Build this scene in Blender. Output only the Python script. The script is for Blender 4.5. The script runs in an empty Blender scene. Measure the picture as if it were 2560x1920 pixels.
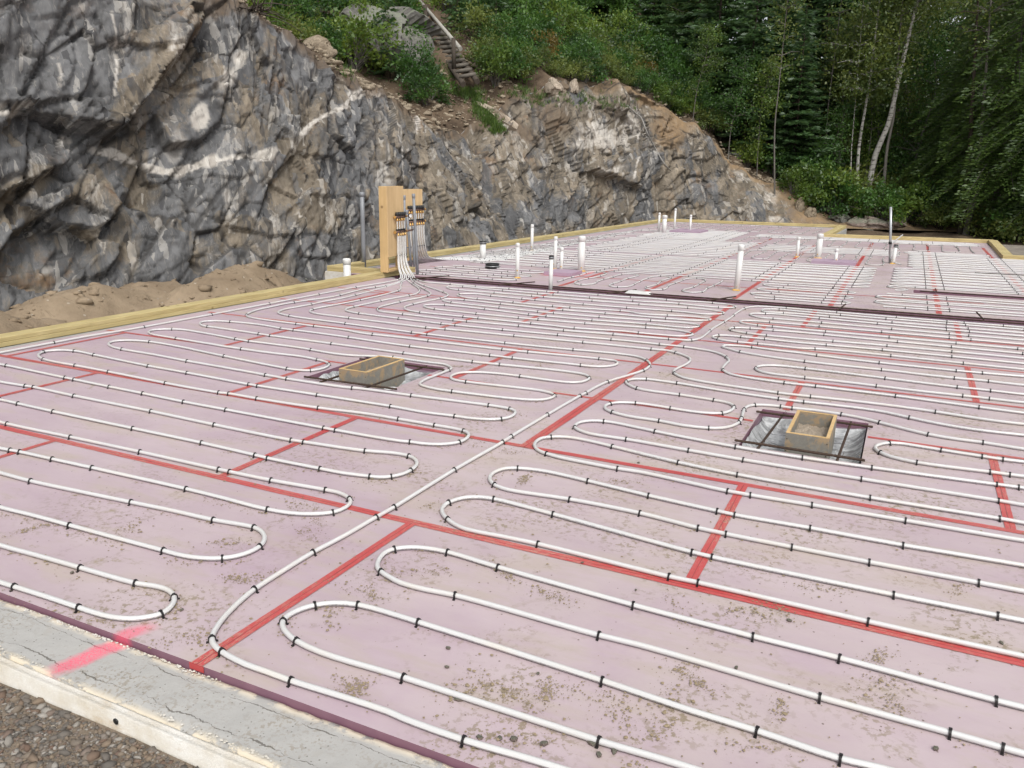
import bpy, bmesh, math, random
import numpy as np
from mathutils import Vector, Matrix
from mathutils.bvhtree import BVHTree

random.seed(7)
rng = np.random.default_rng(7)
SC = bpy.context.scene
COL = SC.collection
R = math.radians

# ------------------------------------------------------------------ camera
H, FPX, PITCH, ROLL, YAW = 1.57, 2023.2, .257, -.01692, .4465
cr, sr, cp, sp, cy, sy = (math.cos(ROLL), math.sin(ROLL), math.cos(PITCH), math.sin(PITCH), math.cos(YAW), math.sin(YAW))
Rv = Vector((cy, sy, 0)); Fh = Vector((-sy, cy, 0)); Up = Vector((0, 0, 1))
Fw = cp * Fh - sp * Up
Dn = -sp * Fh - cp * Up
Xc = cr * Rv + sr * Dn
Yc = -(-sr * Rv + cr * Dn)
cam = bpy.data.cameras.new('camera')
camo = bpy.data.objects.new('camera', cam); COL.objects.link(camo)
m = Matrix((Xc, Yc, -Fw)).transposed().to_4x4(); m.translation = Vector((0, 0, H))
camo.matrix_world = m
cam.sensor_width = 36; cam.lens = FPX / 2560 * 36
cam.clip_start = .05; cam.clip_end = 1500
SC.camera = camo

# ------------------------------------------------------------------ light
world = bpy.data.worlds.new('World'); SC.world = world; world.use_nodes = True
wn = world.node_tree; bg = wn.nodes['Background']
sky = wn.nodes.new('ShaderNodeTexSky'); sky.sky_type = 'NISHITA'; sky.sun_disc = False
SUN_EL, SUN_AZ = R(52), R(138)        # azimuth from +Y towards +X
sky.sun_elevation = SUN_EL; sky.sun_rotation = SUN_AZ
sky.air_density = 1.0; sky.dust_density = 4.0; sky.ozone_density = 1.0
hs = wn.nodes.new('ShaderNodeHueSaturation'); hs.inputs['Saturation'].default_value = .22
wn.links.new(sky.outputs[0], hs.inputs['Color']); wn.links.new(hs.outputs[0], bg.inputs['Color'])
bg.inputs['Strength'].default_value = .15
sl = bpy.data.lights.new('sun', 'SUN'); sl.energy = 1.3; sl.angle = R(15); sl.color = (1, .97, .93)
so = bpy.data.objects.new('sun', sl); COL.objects.link(so)
sd = Vector((math.sin(SUN_AZ) * math.cos(SUN_EL), math.cos(SUN_AZ) * math.cos(SUN_EL), math.sin(SUN_EL)))
so.rotation_euler = sd.to_track_quat('Z', 'Y').to_euler()
SC.view_settings.view_transform = 'Standard'; SC.view_settings.look = 'None'
SC.view_settings.gamma = 1; SC.view_settings.use_curve_mapping = False
SC.view_settings.exposure = 0.38
SC.cycles.max_bounces = 6; SC.cycles.diffuse_bounces = 3; SC.cycles.transparent_max_bounces = 6
SC.cycles.caustics_reflective = False; SC.cycles.caustics_refractive = False

# ------------------------------------------------------------------ survey helpers (photo measurements -> ground positions)
CR = {'c1': (0, 700, 2.212), 'c2': (900, 700, 2.765), 'c3': (1600, 750, 2.304), 'c4': (0, 1200, 2.212), 'c5': (800, 1250, 2.4578),
      'c6': (1600, 1250, 2.304), 'P1': (0, 0, 2.0733), 'P2': (700, 0, 2.370), 'P3': (1500, 0, 2.0868), 'P4': (780, 420, 3.6867),
      'P5': (1300, 480, 3.3515), 'P6': (1860, 480, 3.16), 'D': (0, 0, .86406), 'Q1': (900, 660, 5.53), 'Q2': (1250, 660, 5.53),
      'Q3': (1600, 640, 5.53), 'Q4': (2000, 500, 3.95), 'Q5': (1500, 530, 3.6867), 'Q6': (940, 440, 5.925)}
def ray(c, x, y):
    a, b, s = CR[c]; x = (a + x / s - 1280) / FPX; y = (b + y / s - 960) / FPX
    x, y = cr * x - sr * y, sr * x + cr * y
    fw = cp - y * sp; dn = sp + y * cp
    return Vector((cy * x - sy * fw, sy * x + cy * fw, -dn))
def at(c, x, y, z=0.):
    d = ray(c, x, y); t = (H - z) / -d.z
    return Vector((d.x * t, d.y * t, z))
def atd(c, x, y, dist):
    d = ray(c, x, y); t = dist / math.hypot(d.x, d.y)
    return Vector((d.x * t, d.y * t, H + d.z * t))
def projD(P):
    """survey coordinates (frame D) of world points, numpy (n,3)"""
    u, v, z = P[:, 0], P[:, 1], P[:, 2] - H
    x = cy * u + sy * v; fw = -sy * u + cy * v; dn = -z
    d = fw * cp + dn * sp; yc = -fw * sp + dn * cp
    d = np.where(d < .1, .1, d)
    xx, yy = x / d, yc / d
    return (1280 + FPX * (cr * xx + sr * yy)) * .86406, (960 + FPX * (-sr * xx + cr * yy)) * .86406

# ------------------------------------------------------------------ object helpers
def setp(o, **k):
    for a, b in k.items():
        if b is not None: o[a] = b
def link(o): COL.objects.link(o); return o
def thing(name, label, cat, loc=(0, 0, 0), group=None, kind=None):
    o = link(bpy.data.objects.new(name, None)); o.location = loc; o.empty_display_size = .1
    setp(o, label=label, category=cat, group=group, kind=kind); return o
def adopt(o, parent, local=False):
    if parent is not None:
        o.parent = parent
        if not local:
            if parent.type == 'EMPTY': o.matrix_parent_inverse = Matrix.Translation(-parent.location)
    return o
def obj(name, me, mat=None, parent=None, local=False, **k):
    o = link(bpy.data.objects.new(name, me))
    if mat is not None and not me.materials: me.materials.append(mat)
    adopt(o, parent, local); setp(o, **k); return o
def npmesh(name, V, Fq, smooth=False, mats=None, cols=None, colname='var', uv=None, cols2=None):
    """V (n,3), Fq (m,k) equal-size polygons"""
    V = np.asarray(V, np.float32); Fq = np.asarray(Fq, np.int32); k = Fq.shape[1]
    me = bpy.data.meshes.new(name)
    me.vertices.add(len(V)); me.vertices.foreach_set('co', V.ravel())
    me.loops.add(Fq.size); me.loops.foreach_set('vertex_index', Fq.ravel())
    me.polygons.add(len(Fq)); me.polygons.foreach_set('loop_start', np.arange(0, Fq.size, k, dtype=np.int32))
    me.polygons.foreach_set('loop_total', np.full(len(Fq), k, np.int32))
    if smooth: me.polygons.foreach_set('use_smooth', np.ones(len(Fq), bool))
    me.update(calc_edges=True)
    if cols is not None:
        a = me.color_attributes.new(colname, 'FLOAT_COLOR', 'POINT')
        c = np.ones((len(V), 4), np.float32); cc = np.asarray(cols, np.float32)
        if cc.ndim == 1: c[:, :3] = cc[:, None]
        else: c[:, :cc.shape[1]] = cc
        a.data.foreach_set('color', c.ravel())
    if cols2 is not None:
        a = me.color_attributes.new(cols2[0], 'FLOAT_COLOR', 'POINT'); c = np.ones((len(V), 4), np.float32); c[:, :3] = cols2[1]; a.data.foreach_set('color', c.ravel())
    if uv is not None:
        l = me.uv_layers.new(name='uv'); l.data.foreach_set('uv', np.asarray(uv, np.float32)[Fq.ravel()].ravel())
    return me
class MB:
    """collects simple solids into one mesh"""
    def __init__(s): s.v = []; s.f = []; s.sm = []
    def add(s, V, F, sm=False):
        n = len(s.v); s.v += [tuple(p) for p in V]; s.f += [tuple(i + n for i in f) for f in F]; s.sm += [sm] * len(F); return s
    def box(s, a, b, M=None, ch=0.):
        x0, y0, z0 = a; x1, y1, z1 = b
        if ch > 0:
            c = ch; V = []
            for z, i in ((z0, c), (z0 + c, 0), (z1 - c, 0), (z1, c)):
                V += [(x0 + i, y0 + i, z), (x1 - i, y0 + i, z), (x1 - i, y1 - i, z), (x0 + i, y1 - i, z)]
            F = [(3, 2, 1, 0), (12, 13, 14, 15)]
            for r in range(3):
                for k in range(4): F.append((r * 4 + k, r * 4 + (k + 1) % 4, r * 4 + 4 + (k + 1) % 4, r * 4 + 4 + k))
        else:
            V = [(x0, y0, z0), (x1, y0, z0), (x1, y1, z0), (x0, y1, z0), (x0, y0, z1), (x1, y0, z1), (x1, y1, z1), (x0, y1, z1)]
            F = [(3, 2, 1, 0), (4, 5, 6, 7), (0, 1, 5, 4), (1, 2, 6, 5), (2, 3, 7, 6), (3, 0, 4, 7)]
        if M is not None: V = [M @ Vector(p) for p in V]
        return s.add(V, F)
    def beam(s, a, b, w, z0, z1, ch=.003):
        """box along a->b in plan, w = (left, right) offsets"""
        a = Vector(a[:2]); b = Vector(b[:2]); d = b - a; L = d.length; d /= L
        M = Matrix(((d.x, -d.y, 0, a.x), (d.y, d.x, 0, a.y), (0, 0, 1, 0), (0, 0, 0, 1)))
        return s.box((0, w[0], z0), (L, w[1], z1), M, ch)
    def tube(s, pts, r, n=8, cap=True, smooth=True):
        pts = [Vector(p) for p in pts]; rr = r if hasattr(r, '__len__') else [r] * len(pts)
        V = []; F = []; prev = None
        for i, p in enumerate(pts):
            t = (pts[min(i + 1, len(pts) - 1)] - pts[max(i - 1, 0)])
            t = t.normalized() if t.length > 1e-9 else Vector((0, 0, 1))
            if prev is None:
                a = t.cross(Vector((0, 0, 1)) if abs(t.z) < .9 else Vector((1, 0, 0))).normalized()
            else: a = (prev - t * prev.dot(t)).normalized()
            prev = a; b = t.cross(a)
            for k in range(n):
                an = 2 * math.pi * k / n; V.append(p + (a * math.cos(an) + b * math.sin(an)) * rr[i])
        for i in range(len(pts) - 1):
            for k in range(n): F.append((i * n + k, i * n + (k + 1) % n, i * n + n + (k + 1) % n, i * n + n + k))
        s.add(V, F, smooth)
        if cap:
            n0 = len(s.v) - len(V)
            s.f += [tuple(n0 + k for k in reversed(range(n))), tuple(n0 + len(V) - n + k for k in range(n))]; s.sm += [False, False]
        return s
    def lathe(s, prof, c=(0, 0, 0), n=16, M=None):
        V = []; F = []; c = Vector(c)
        for r, z in prof:
            for k in range(n):
                an = 2 * math.pi * k / n; p = Vector((r * math.cos(an), r * math.sin(an), z))
                V.append((M @ p if M is not None else p) + c)
        for i in range(len(prof) - 1):
            for k in range(n): F.append((i * n + k, i * n + (k + 1) % n, i * n + n + (k + 1) % n, i * n + n + k))
        F += [tuple(reversed(range(n))), tuple((len(prof) - 1) * n + k for k in range(n))]
        sm = [abs(prof[i + 1][1] - prof[i][1]) > 1e-6 for i in range(len(prof) - 1)]
        n0 = len(s.v); s.v += [tuple(p) for p in V]; s.f += [tuple(i + n0 for i in f) for f in F]
        s.sm += [False] * len(F)
        for i in range(len(prof) - 1):
            if sm[i]:
                for k in range(n): s.sm[len(s.sm) - len(F) + i * n + k] = True
        return s
    def me(s, name):
        m = bpy.data.meshes.new(name); m.from_pydata([tuple(p) for p in s.v], [], s.f)
        m.polygons.foreach_set('use_smooth', s.sm); m.update(); return m
    def build(s, name, mat, parent=None, local=False, **k): return obj(name, s.me(name), mat, parent, local, **k)

# ------------------------------------------------------------------ noise (numpy)
def _h(ix, iy, iz, seed):
    n = (ix * 374761393 + iy * 668265263 + iz * 2147483647 + seed * 1274126177) & 0xffffffff
    n = ((n ^ (n >> 13)) * 1274126177) & 0xffffffff
    n = ((n ^ (n >> 16)) * 2246822519) & 0xffffffff
    return ((n ^ (n >> 15)) & 0xffffff) / float(0xffffff)
def vnoise(P, seed=0):
    P = np.asarray(P, float); I = np.floor(P).astype(np.int64); f = P - I; f = f * f * (3 - 2 * f); r = 0
    for dx in (0, 1):
        for dy in (0, 1):
            for dz in (0, 1):
                w = (f[:, 0] if dx else 1 - f[:, 0]) * (f[:, 1] if dy else 1 - f[:, 1]) * (f[:, 2] if dz else 1 - f[:, 2])
                r = r + w * _h(I[:, 0] + dx, I[:, 1] + dy, I[:, 2] + dz, seed)
    return r * 2 - 1
def fbm(P, oct=4, seed=0):
    r = 0; a = .5
    for o in range(oct): r = r + a * vnoise(P * 2 ** o + o * 17.3, seed + o); a *= .5
    return r
def facets(P, seed, tilt=.7, cont=True, edge=False):
    """angular blocky relief; rounded-off creases (cont) or stepped cells; edge = also the distance to the nearest cell border"""
    I = np.floor(P).astype(np.int64); best = np.full(len(P), -1e9); sec = best.copy(); hv = np.zeros(len(P)); ident = np.zeros(len(P))
    for dx in (-1, 0, 1):
        for dy in (-1, 0, 1):
            for dz in (-1, 0, 1):
                c = [I[:, 0] + dx, I[:, 1] + dy, I[:, 2] + dz]
                q = np.stack([c[k] + _h(*c, seed + k) for k in range(3)], 1); d = P - q
                t = np.stack([_h(*c, seed + 5 + k) - .5 for k in range(3)], 1) * 2 * tilt
                h = (_h(*c, seed + 9) - .5) + (t * d).sum(1)
                sc = (h * .9 if cont else 0) - (d * d).sum(1)
                m = sc > best; sec = np.where(m, best, np.maximum(sec, sc)); best = np.where(m, sc, best); hv = np.where(m, h, hv); ident = np.where(m, _h(*c, seed + 11), ident)
    return (hv, ident, np.sqrt(np.maximum(0, -sec)) - np.sqrt(np.maximum(0, -best))) if edge else (hv, ident)

# ------------------------------------------------------------------ material helpers
class NT:
    def __init__(s, name):
        s.m = bpy.data.materials.new(name); s.m.use_nodes = True; s.t = s.m.node_tree; s.b = s.t.nodes['Principled BSDF']
        s.out = s.t.nodes['Material Output']
    def n(s, ty, **k):
        nd = s.t.nodes.new('ShaderNode' + ty)
        for a, b in k.items():
            if hasattr(nd, a) and a not in nd.inputs: setattr(nd, a, b)
            else: s.put(nd.inputs[a], b)
        return nd
    def put(s, inp, v):
        if isinstance(v, bpy.types.NodeSocket): s.t.links.new(v, inp)
        elif v is not None:
            if hasattr(inp.default_value, '__len__') and not hasattr(v, '__len__'): v = (v,) * len(inp.default_value)
            if hasattr(v, '__len__') and len(v) == 3 and len(inp.default_value) == 4: v = (*v, 1)
            inp.default_value = v
    def pos(s): return s.n('NewGeometry').outputs['Position']
    def objc(s): return s.n('TexCoord').outputs['Object']
    def noise(s, vec, scale, detail=4, rough=.55, dist=0.): return s.n('TexNoise', Vector=vec, Scale=scale, Detail=detail, Roughness=rough, Distortion=dist).outputs[0]
    def vor(s, vec, scale, feature='F1', rnd=1.):
        return s.n('TexVoronoi', feature=feature, Vector=vec, Scale=scale, Randomness=rnd)
    def mapv(s, vec, scale=(1, 1, 1), rot=(0, 0, 0), loc=(0, 0, 0)): return s.n('Mapping', Vector=vec, Scale=scale, Rotation=rot, Location=loc).outputs[0]
    def ramp(s, f, stops, interp='LINEAR'):
        nd = s.n('ValToRGB', Fac=f); cr_ = nd.color_ramp; cr_.interpolation = interp; e = cr_.elements
        e[0].position = 0.; e[1].position = 1.
        stops = sorted(stops, key=lambda q: q[0])
        fix = [x for x in stops[1:-1]]
        e[0].position = stops[0][0]; e[1].position = stops[-1][0]
        for p, c in fix: e.new(p)
        for x, (p, c) in zip(e, stops): x.color = (*c, 1) if hasattr(c, '__len__') else (c, c, c, 1)
        return nd.outputs[0]
    def mix(s, f, a, b, mode='MIX'):
        nd = s.t.nodes.new('ShaderNodeMix'); nd.data_type = 'RGBA'; nd.blend_type = mode
        s.put(nd.inputs[0], f); s.put(nd.inputs[6], a); s.put(nd.inputs[7], b); return nd.outputs[2]
    def math(s, op, a, b=None, c=None, clamp=False):
        nd = s.t.nodes.new('ShaderNodeMath'); nd.operation = op; nd.use_clamp = clamp
        for i, v in enumerate((a, b, c)):
            if v is not None: s.put(nd.inputs[i], v)
        return nd.outputs[0]
    def attr(s, name): return s.n('Attribute', attribute_name=name)
    def bump(s, h, strength=.3, dist=.01, normal=None):
        nd = s.n('Bump', Strength=strength, Distance=dist, Height=h)
        if normal is not None: s.put(nd.inputs['Normal'], normal)
        return nd.outputs[0]
    def done(s, col=None, rough=.6, normal=None, spec=.5, metal=0., **k):
        s.put(s.b.inputs['Base Color'], col); s.put(s.b.inputs['Roughness'], rough)
        s.put(s.b.inputs['Specular IOR Level'], spec); s.put(s.b.inputs['Metallic'], metal)
        if normal is not None: s.put(s.b.inputs['Normal'], normal)
        for a, b in k.items(): s.put(s.b.inputs[a], b)
        return s.m
M = {}

# ------------------------------------------------------------------ materials
def spray_mask(t, P, a, b, w):
    """soft stripe of sprayed paint between two ground points"""
    a = Vector(a); b = Vector(b); d = b - a; L = d.length; ang = math.atan2(d.y, d.x)
    q = t.n('VectorRotate', rotation_type='Z_AXIS', Vector=t.n('VectorMath', operation='SUBTRACT', **{'Vector': P}).outputs[0], Angle=-ang)
    sub = q.inputs['Vector'].links[0].from_node; sub.inputs[1].default_value = (a.x, a.y, 0)
    s = t.n('SeparateXYZ', Vector=q.outputs[0])
    nz = t.math('MULTIPLY', t.math('SUBTRACT', t.noise(P, 14, 5), .5), .05)
    dy = t.math('ADD', t.math('ABSOLUTE', t.math('ADD', s.outputs[1], nz)), 0.)
    m1 = t.math('SUBTRACT', 1., t.math('DIVIDE', dy, w), clamp=True)
    mx = t.math('MULTIPLY', t.math('MULTIPLY', t.math('MULTIPLY_ADD', s.outputs[0], 16., .3, clamp=True), t.math('MULTIPLY', t.math('SUBTRACT', L, s.outputs[0]), 10., clamp=True)), m1)
    return t.math('MULTIPLY', t.math('MULTIPLY', mx, 1.7, clamp=True), t.ramp(t.noise(P, 220, 2), [(.35, .45), (.6, 1)]), clamp=True)
SPR_A, SPR_B = at('c4', 285, 1070, -.03), at('c4', 880, 785, 0)
PINK = (.75, .10, .17)

def m_foam():
    t = NT('violet foam'); P = t.pos()
    big = t.noise(P, .55, 5, .6); mid = t.noise(t.mapv(P, (1, 2.2, 1), (0, 0, R(12))), 1.7, 6, .65)
    base = t.mix(t.ramp(t.math('ADD', t.math('MULTIPLY', big, .55), t.math('MULTIPLY', mid, .5)), [(.38, 0.), (.66, 1)]), (.372, .274, .324), (.468, .380, .404))
    sx = t.n('SeparateXYZ', Vector=P)
    # dried mud tracked over the middle of the floor
    dustw = t.math('MULTIPLY', t.ramp(t.math('MULTIPLY_ADD', sx.outputs[0], .12, .9), [(0.25, .0), (.8, .85)]), t.ramp(t.noise(P, .9, 7, .7, .4), [(.36, 0.), (.62, 1)]))
    base = t.mix(t.math('MULTIPLY', dustw, .75), base, (.475, .41, .385))
    st = t.noise(t.mapv(P, (1, 3.5, 1), (0, 0, R(-20))), 1.3, 8, .68)
    base = t.mix(t.math('MULTIPLY', t.ramp(st, [(.50, 0.), (.62, .8)]), .8), base, (.41, .345, .295))
    # speckled dirt clusters
    clus = t.math('MULTIPLY', t.ramp(t.noise(P, 1.9, 4, .62, .6), [(.49, 0.), (.63, 1)]), t.ramp(t.math('MULTIPLY_ADD', sx.outputs[0], .18, 1.), [(.15, .25), (.65, 1)]))
    sp1 = t.ramp(t.noise(P, 34, 5, .68), [(.52, 0.), (.57, 1)])
    base = t.mix(t.math('MULTIPLY', t.math('MULTIPLY', clus, sp1), .85), base, (.225, .18, .115))
    sm = t.math('MULTIPLY', t.ramp(t.noise(P, 5.2, 6, .72, .8), [(.60, 0.), (.66, .8)]), t.ramp(t.noise(P, .8, 3, .5), [(.44, .05), (.6, 1.)]))
    base = t.mix(t.math('MULTIPLY', sm, t.ramp(t.noise(P, 60, 3), [(.4, .35), (.6, 1)])), base, (.285, .235, .155))
    dots = t.vor(P, 26); d1 = t.math('LESS_THAN', dots.outputs['Distance'], .10)
    dsel = t.math('GREATER_THAN', t.n('SeparateColor', Color=dots.outputs['Color']).outputs[0], t.math('SUBTRACT', .86, t.math('MULTIPLY', t.noise(P, 1.1, 3), .35)))
    base = t.mix(t.math('MULTIPLY', t.math('MULTIPLY', d1, dsel), .85), base, (.12, .085, .065))
    # cut edges of the boards are the raw darker violet
    nz = t.n('SeparateXYZ', Vector=t.n('NewGeometry').outputs['Normal'])
    base = t.mix(t.math('LESS_THAN', t.math('ABSOLUTE', nz.outputs[2]), .5), base, t.mix(t.noise(P, 14, 4), (.17, .082, .115), (.26, .14, .185)))
    base = t.mix(t.math('MULTIPLY', spray_mask(t, P, SPR_A, SPR_B, .05), .75), base, PINK)
    bp = t.bump(t.noise(P, 90, 3), .12, .002)
    return t.done(base, t.ramp(st, [(.4, .42), (.7, .7)]), bp, .45)
def m_foam_plain(name, c):
    t = NT(name); P = t.pos()
    return t.done(t.mix(t.noise(P, 3, 6, .7), tuple(x * .8 for x in c), tuple(min(1, x * 1.2) for x in c)), .6, None, .4)
def m_tape():
    t = NT('red sheathing tape'); P = t.pos()
    b = t.mix(t.noise(P, 5, 4), (.40, .036, .040), (.50, .080, .080))
    uv = t.n('UVMap').outputs[0]; w = t.n('SeparateXYZ', Vector=uv)
    sc = t.ramp(t.noise(t.mapv(uv, (14, 5.5, 1)), 2.2, 6, .7, 1.2), [(.49, 0.), (.58, .9)])
    b = t.mix(t.math('MULTIPLY', sc, t.ramp(t.noise(P, 1.1, 3), [(.38, .15), (.6, 1)])), b, (.44, .29, .22))
    # crease where the two board edges meet under the tape
    cr_ = t.math('LESS_THAN', t.math('ABSOLUTE', t.math('ADD', t.math('SUBTRACT', w.outputs[1], .5), t.math('MULTIPLY', t.math('SUBTRACT', t.noise(uv, 3, 3), .5), .25))), .035)
    b = t.mix(t.math('MULTIPLY', cr_, .7), b, (.12, .02, .02))
    return t.done(b, .42, t.bump(t.noise(t.mapv(uv, (9, 2, 1)), 3, 5, .7, 1.5), .18, .004), .5)
def m_tube():
    t = NT('white heating tube'); uv = t.n('UVMap').outputs[0]; P = t.pos(); s = t.n('SeparateXYZ', Vector=uv)
    b = t.mix(t.noise(P, 2.5, 4), (.52, .52, .51), (.60, .60, .59))
    # faint printed line of small characters along the top of the tube
    ch = t.ramp(t.noise(t.mapv(uv, (85, 2.5, 1)), 1.0, 2, .5), [(.5, 0.), (.54, 1)])
    band = t.math('LESS_THAN', t.math('ABSOLUTE', t.math('SUBTRACT', t.math('FRACT', t.math('ADD', s.outputs[1], t.math('MULTIPLY', t.noise(t.mapv(uv, (.25, 0, 0)), 1, 1), .6))), .5)), .06)
    gap = t.ramp(t.noise(t.mapv(uv, (1.6, 0, 0)), 1, 2), [(.42, 0.), (.47, 1)])
    b = t.mix(t.math('MULTIPLY', t.math('MULTIPLY', ch, band), t.math('MULTIPLY', gap, .5)), b, (.22, .25, .26))
    # dust on the underside of the tube, splashed up from the floor
    b = t.mix(t.math('MULTIPLY', t.ramp(t.noise(P, 4, 5), [(.5, 0.), (.7, .45)]), 1.), b, (.60, .55, .47))
    return t.done(b, .33, None, .5)
def m_plain(name, c, rough=.6, spec=.5, metal=0., var=.2, sc=6):
    t = NT(name); P = t.pos()
    return t.done(t.mix(t.noise(P, sc, 5, .65), tuple(x * (1 - var) for x in c), tuple(min(1, x * (1 + var)) for x in c)), rough, None, spec, metal)
def m_wood(name, a, b, sc=1., axis='x', knots=True):
    t = NT(name); P = t.objc() if axis == 'o' else t.pos()
    st = (2.2, 34, 34) if axis == 'x' else ((34, 2.2, 34) if axis in 'yo' else (30, 30, 1.6))
    g = t.noise(t.mapv(P, st), sc, 5, .6, .5)
    c = t.mix(t.ramp(g, [(.3, 0.), (.7, 1)]), a, b)
    c = t.mix(t.math('MULTIPLY', t.ramp(t.noise(P, 2.1, 4), [(.45, 0.), (.7, 1)]), .35), c, tuple(x * .66 for x in a))
    if knots:
        v = t.vor(t.mapv(P, (1.2, 1.2, 1.2)), 3.2); kn = t.ramp(v.outputs['Distance'], [(.0, 1.), (.07, .9), (.11, 0.)])
        c = t.mix(t.math('MULTIPLY', kn, .75), c, (.13, .075, .03))
    return t.done(c, .62, t.bump(g, .15, .002), .35)
def m_concrete():
    t = NT('weathered concrete'); P = t.pos(); s = t.n('SeparateXYZ', Vector=P)
    c = t.mix(t.noise(P, 2.4, 7, .65), (.325, .318, .30), (.42, .412, .392))
    c = t.mix(t.ramp(t.noise(P, 7, 6, .7), [(.57, 0.), (.74, .4)]), c, (.33, .295, .235))
    cl = t.ramp(t.noise(P, 3.1, 4, .6, .5), [(.44, 0.), (.6, 1)])
    c = t.mix(t.math('MULTIPLY', cl, t.ramp(t.noise(P, 70, 3, .6), [(.53, 0.), (.58, .5)])), c, (.22, .18, .125))
    pits = t.vor(P, 75); pm = t.math('MULTIPLY', t.math('LESS_THAN', pits.outputs['Distance'], .2), t.math('GREATER_THAN', t.n('SeparateColor', Color=pits.outputs['Color']).outputs[0], .72))
    c = t.mix(t.math('MULTIPLY', pm, .7), c, (.13, .12, .10))
    # two wandering cracks parallel to the wall
    cracks = None
    for y0, amp, sd, wd in ((1.475, .045, 0., .0030), (1.602, .03, 7.3, .0018)):
        wob = t.math('MULTIPLY', t.math('SUBTRACT', t.noise(t.mapv(P, (4.2, .6, 0), (0, 0, 0), (sd, sd, 0)), 1., 6, .72), .5), amp * 2)
        d = t.math('ABSOLUTE', t.math('SUBTRACT', t.math('SUBTRACT', s.outputs[1], y0), wob))
        k = t.math('LESS_THAN', d, t.math('MULTIPLY', t.ramp(t.noise(P, 9, 3), [(.42, .0), (.7, 1.7)]), wd))
        cracks = k if cracks is None else t.math('MAXIMUM', cracks, k)
    c = t.mix(t.math('MULTIPLY', cracks, .75), c, (.085, .075, .062))
    # crumbs of white bead foam along the edges
    ed = t.ramp(t.math('ABSOLUTE', t.math('SUBTRACT', s.outputs[1], 1.532)), [(.082, 0.), (.106, 1)])
    wb = t.math('MULTIPLY', ed, t.ramp(t.noise(P, 11, 6, .7), [(.44, 0.), (.50, 1)]))
    c = t.mix(wb, c, (.62, .55, .43))
    c = t.mix(t.math('MULTIPLY', spray_mask(t, P, SPR_A, SPR_B, .055), .85), c, PINK)
    hgt = t.math('SUBTRACT', t.math('ADD', t.noise(P, 30, 6, .7), t.math('MULTIPLY', wb, .8)), t.math('ADD', t.math('MULTIPLY', cracks, 1.5), pm))
    return t.done(c, .85, t.bump(hgt, .5, .006), .25)
def m_concrete_plain():
    t = NT('grey concrete'); P = t.pos()
    return t.done(t.mix(t.noise(P, 4, 7, .7), (.24, .24, .23), (.43, .42, .40)), .85, t.bump(t.noise(P, 25, 5), .3, .005), .25)
def m_eps():
    t = NT('white bead foam'); P = t.pos(); s = t.n('SeparateXYZ', Vector=P)
    v = t.vor(P, 160)
    c = t.mix(t.ramp(t.noise(P, 5, 6, .7), [(.35, 0.), (.65, 1)]), (.48, .43, .34), (.66, .65, .615))
    c = t.mix(t.ramp(t.noise(t.mapv(P, (1, 1, 3)), 6, 6, .7), [(.56, 0.), (.72, .7)]), c, (.38, .28, .16))
    c = t.mix(t.math('MULTIPLY', t.ramp(v.outputs['Distance'], [(.3, 0.), (.6, .35)]), 1.), c, (.5, .47, .42))
    return t.done(c, .75, t.bump(v.outputs['Distance'], .35, .004), .3)
def m_soil(name, a, b, stone=True, fine=60):
    t = NT(name); P = t.pos()
    n1 = t.noise(P, 1.3, 8, .68)
    c = t.mix(t.ramp(n1, [(.35, 0.), (.65, 1)]), a, b)
    c = t.mix(t.ramp(t.noise(P, 4.5, 6, .7, .6), [(.58, 0.), (.68, .85)]), c, tuple(x * .42 for x in a))
    if stone:
        v = t.vor(P, 13); m_ = t.math('MULTIPLY', t.math('LESS_THAN', v.outputs['Distance'], .2), t.math('GREATER_THAN', t.n('SeparateColor', Color=v.outputs['Color']).outputs[0], .75))
        c = t.mix(t.math('MULTIPLY', m_, .8), c, t.mix(t.n('SeparateColor', Color=v.outputs['Color']).outputs[1], (.2, .17, .14), (.42, .37, .3)))
    h = t.math('ADD', t.noise(P, 7, 8, .7), t.math('MULTIPLY', t.noise(P, fine, 4), .35))
    return t.done(c, .95, t.bump(h, .7, .03), .15)
def shard(t, vec, scale, rnd=1.):
    """crisp splinters: every cell its own random value and its own tilted plane (for bump)"""
    v = t.vor(vec, scale, 'F1', rnd); c = t.n('SeparateColor', Color=v.outputs['Color'])
    sb_ = t.n('VectorMath', operation='SUBTRACT'); t.put(sb_.inputs[0], vec); t.put(sb_.inputs[1], v.outputs['Position'])
    ce = t.n('VectorMath', operation='SUBTRACT'); t.put(ce.inputs[0], v.outputs['Color']); ce.inputs[1].default_value = (.5, .5, .5)
    d = t.n('VectorMath', operation='DOT_PRODUCT'); t.put(d.inputs[0], sb_.outputs[0]); t.put(d.inputs[1], ce.outputs[0])
    return c.outputs[0], c.outputs[1], t.math('ADD', t.math('MULTIPLY', d.outputs['Value'], scale), t.math('MULTIPLY', c.outputs[2], .5))
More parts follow.
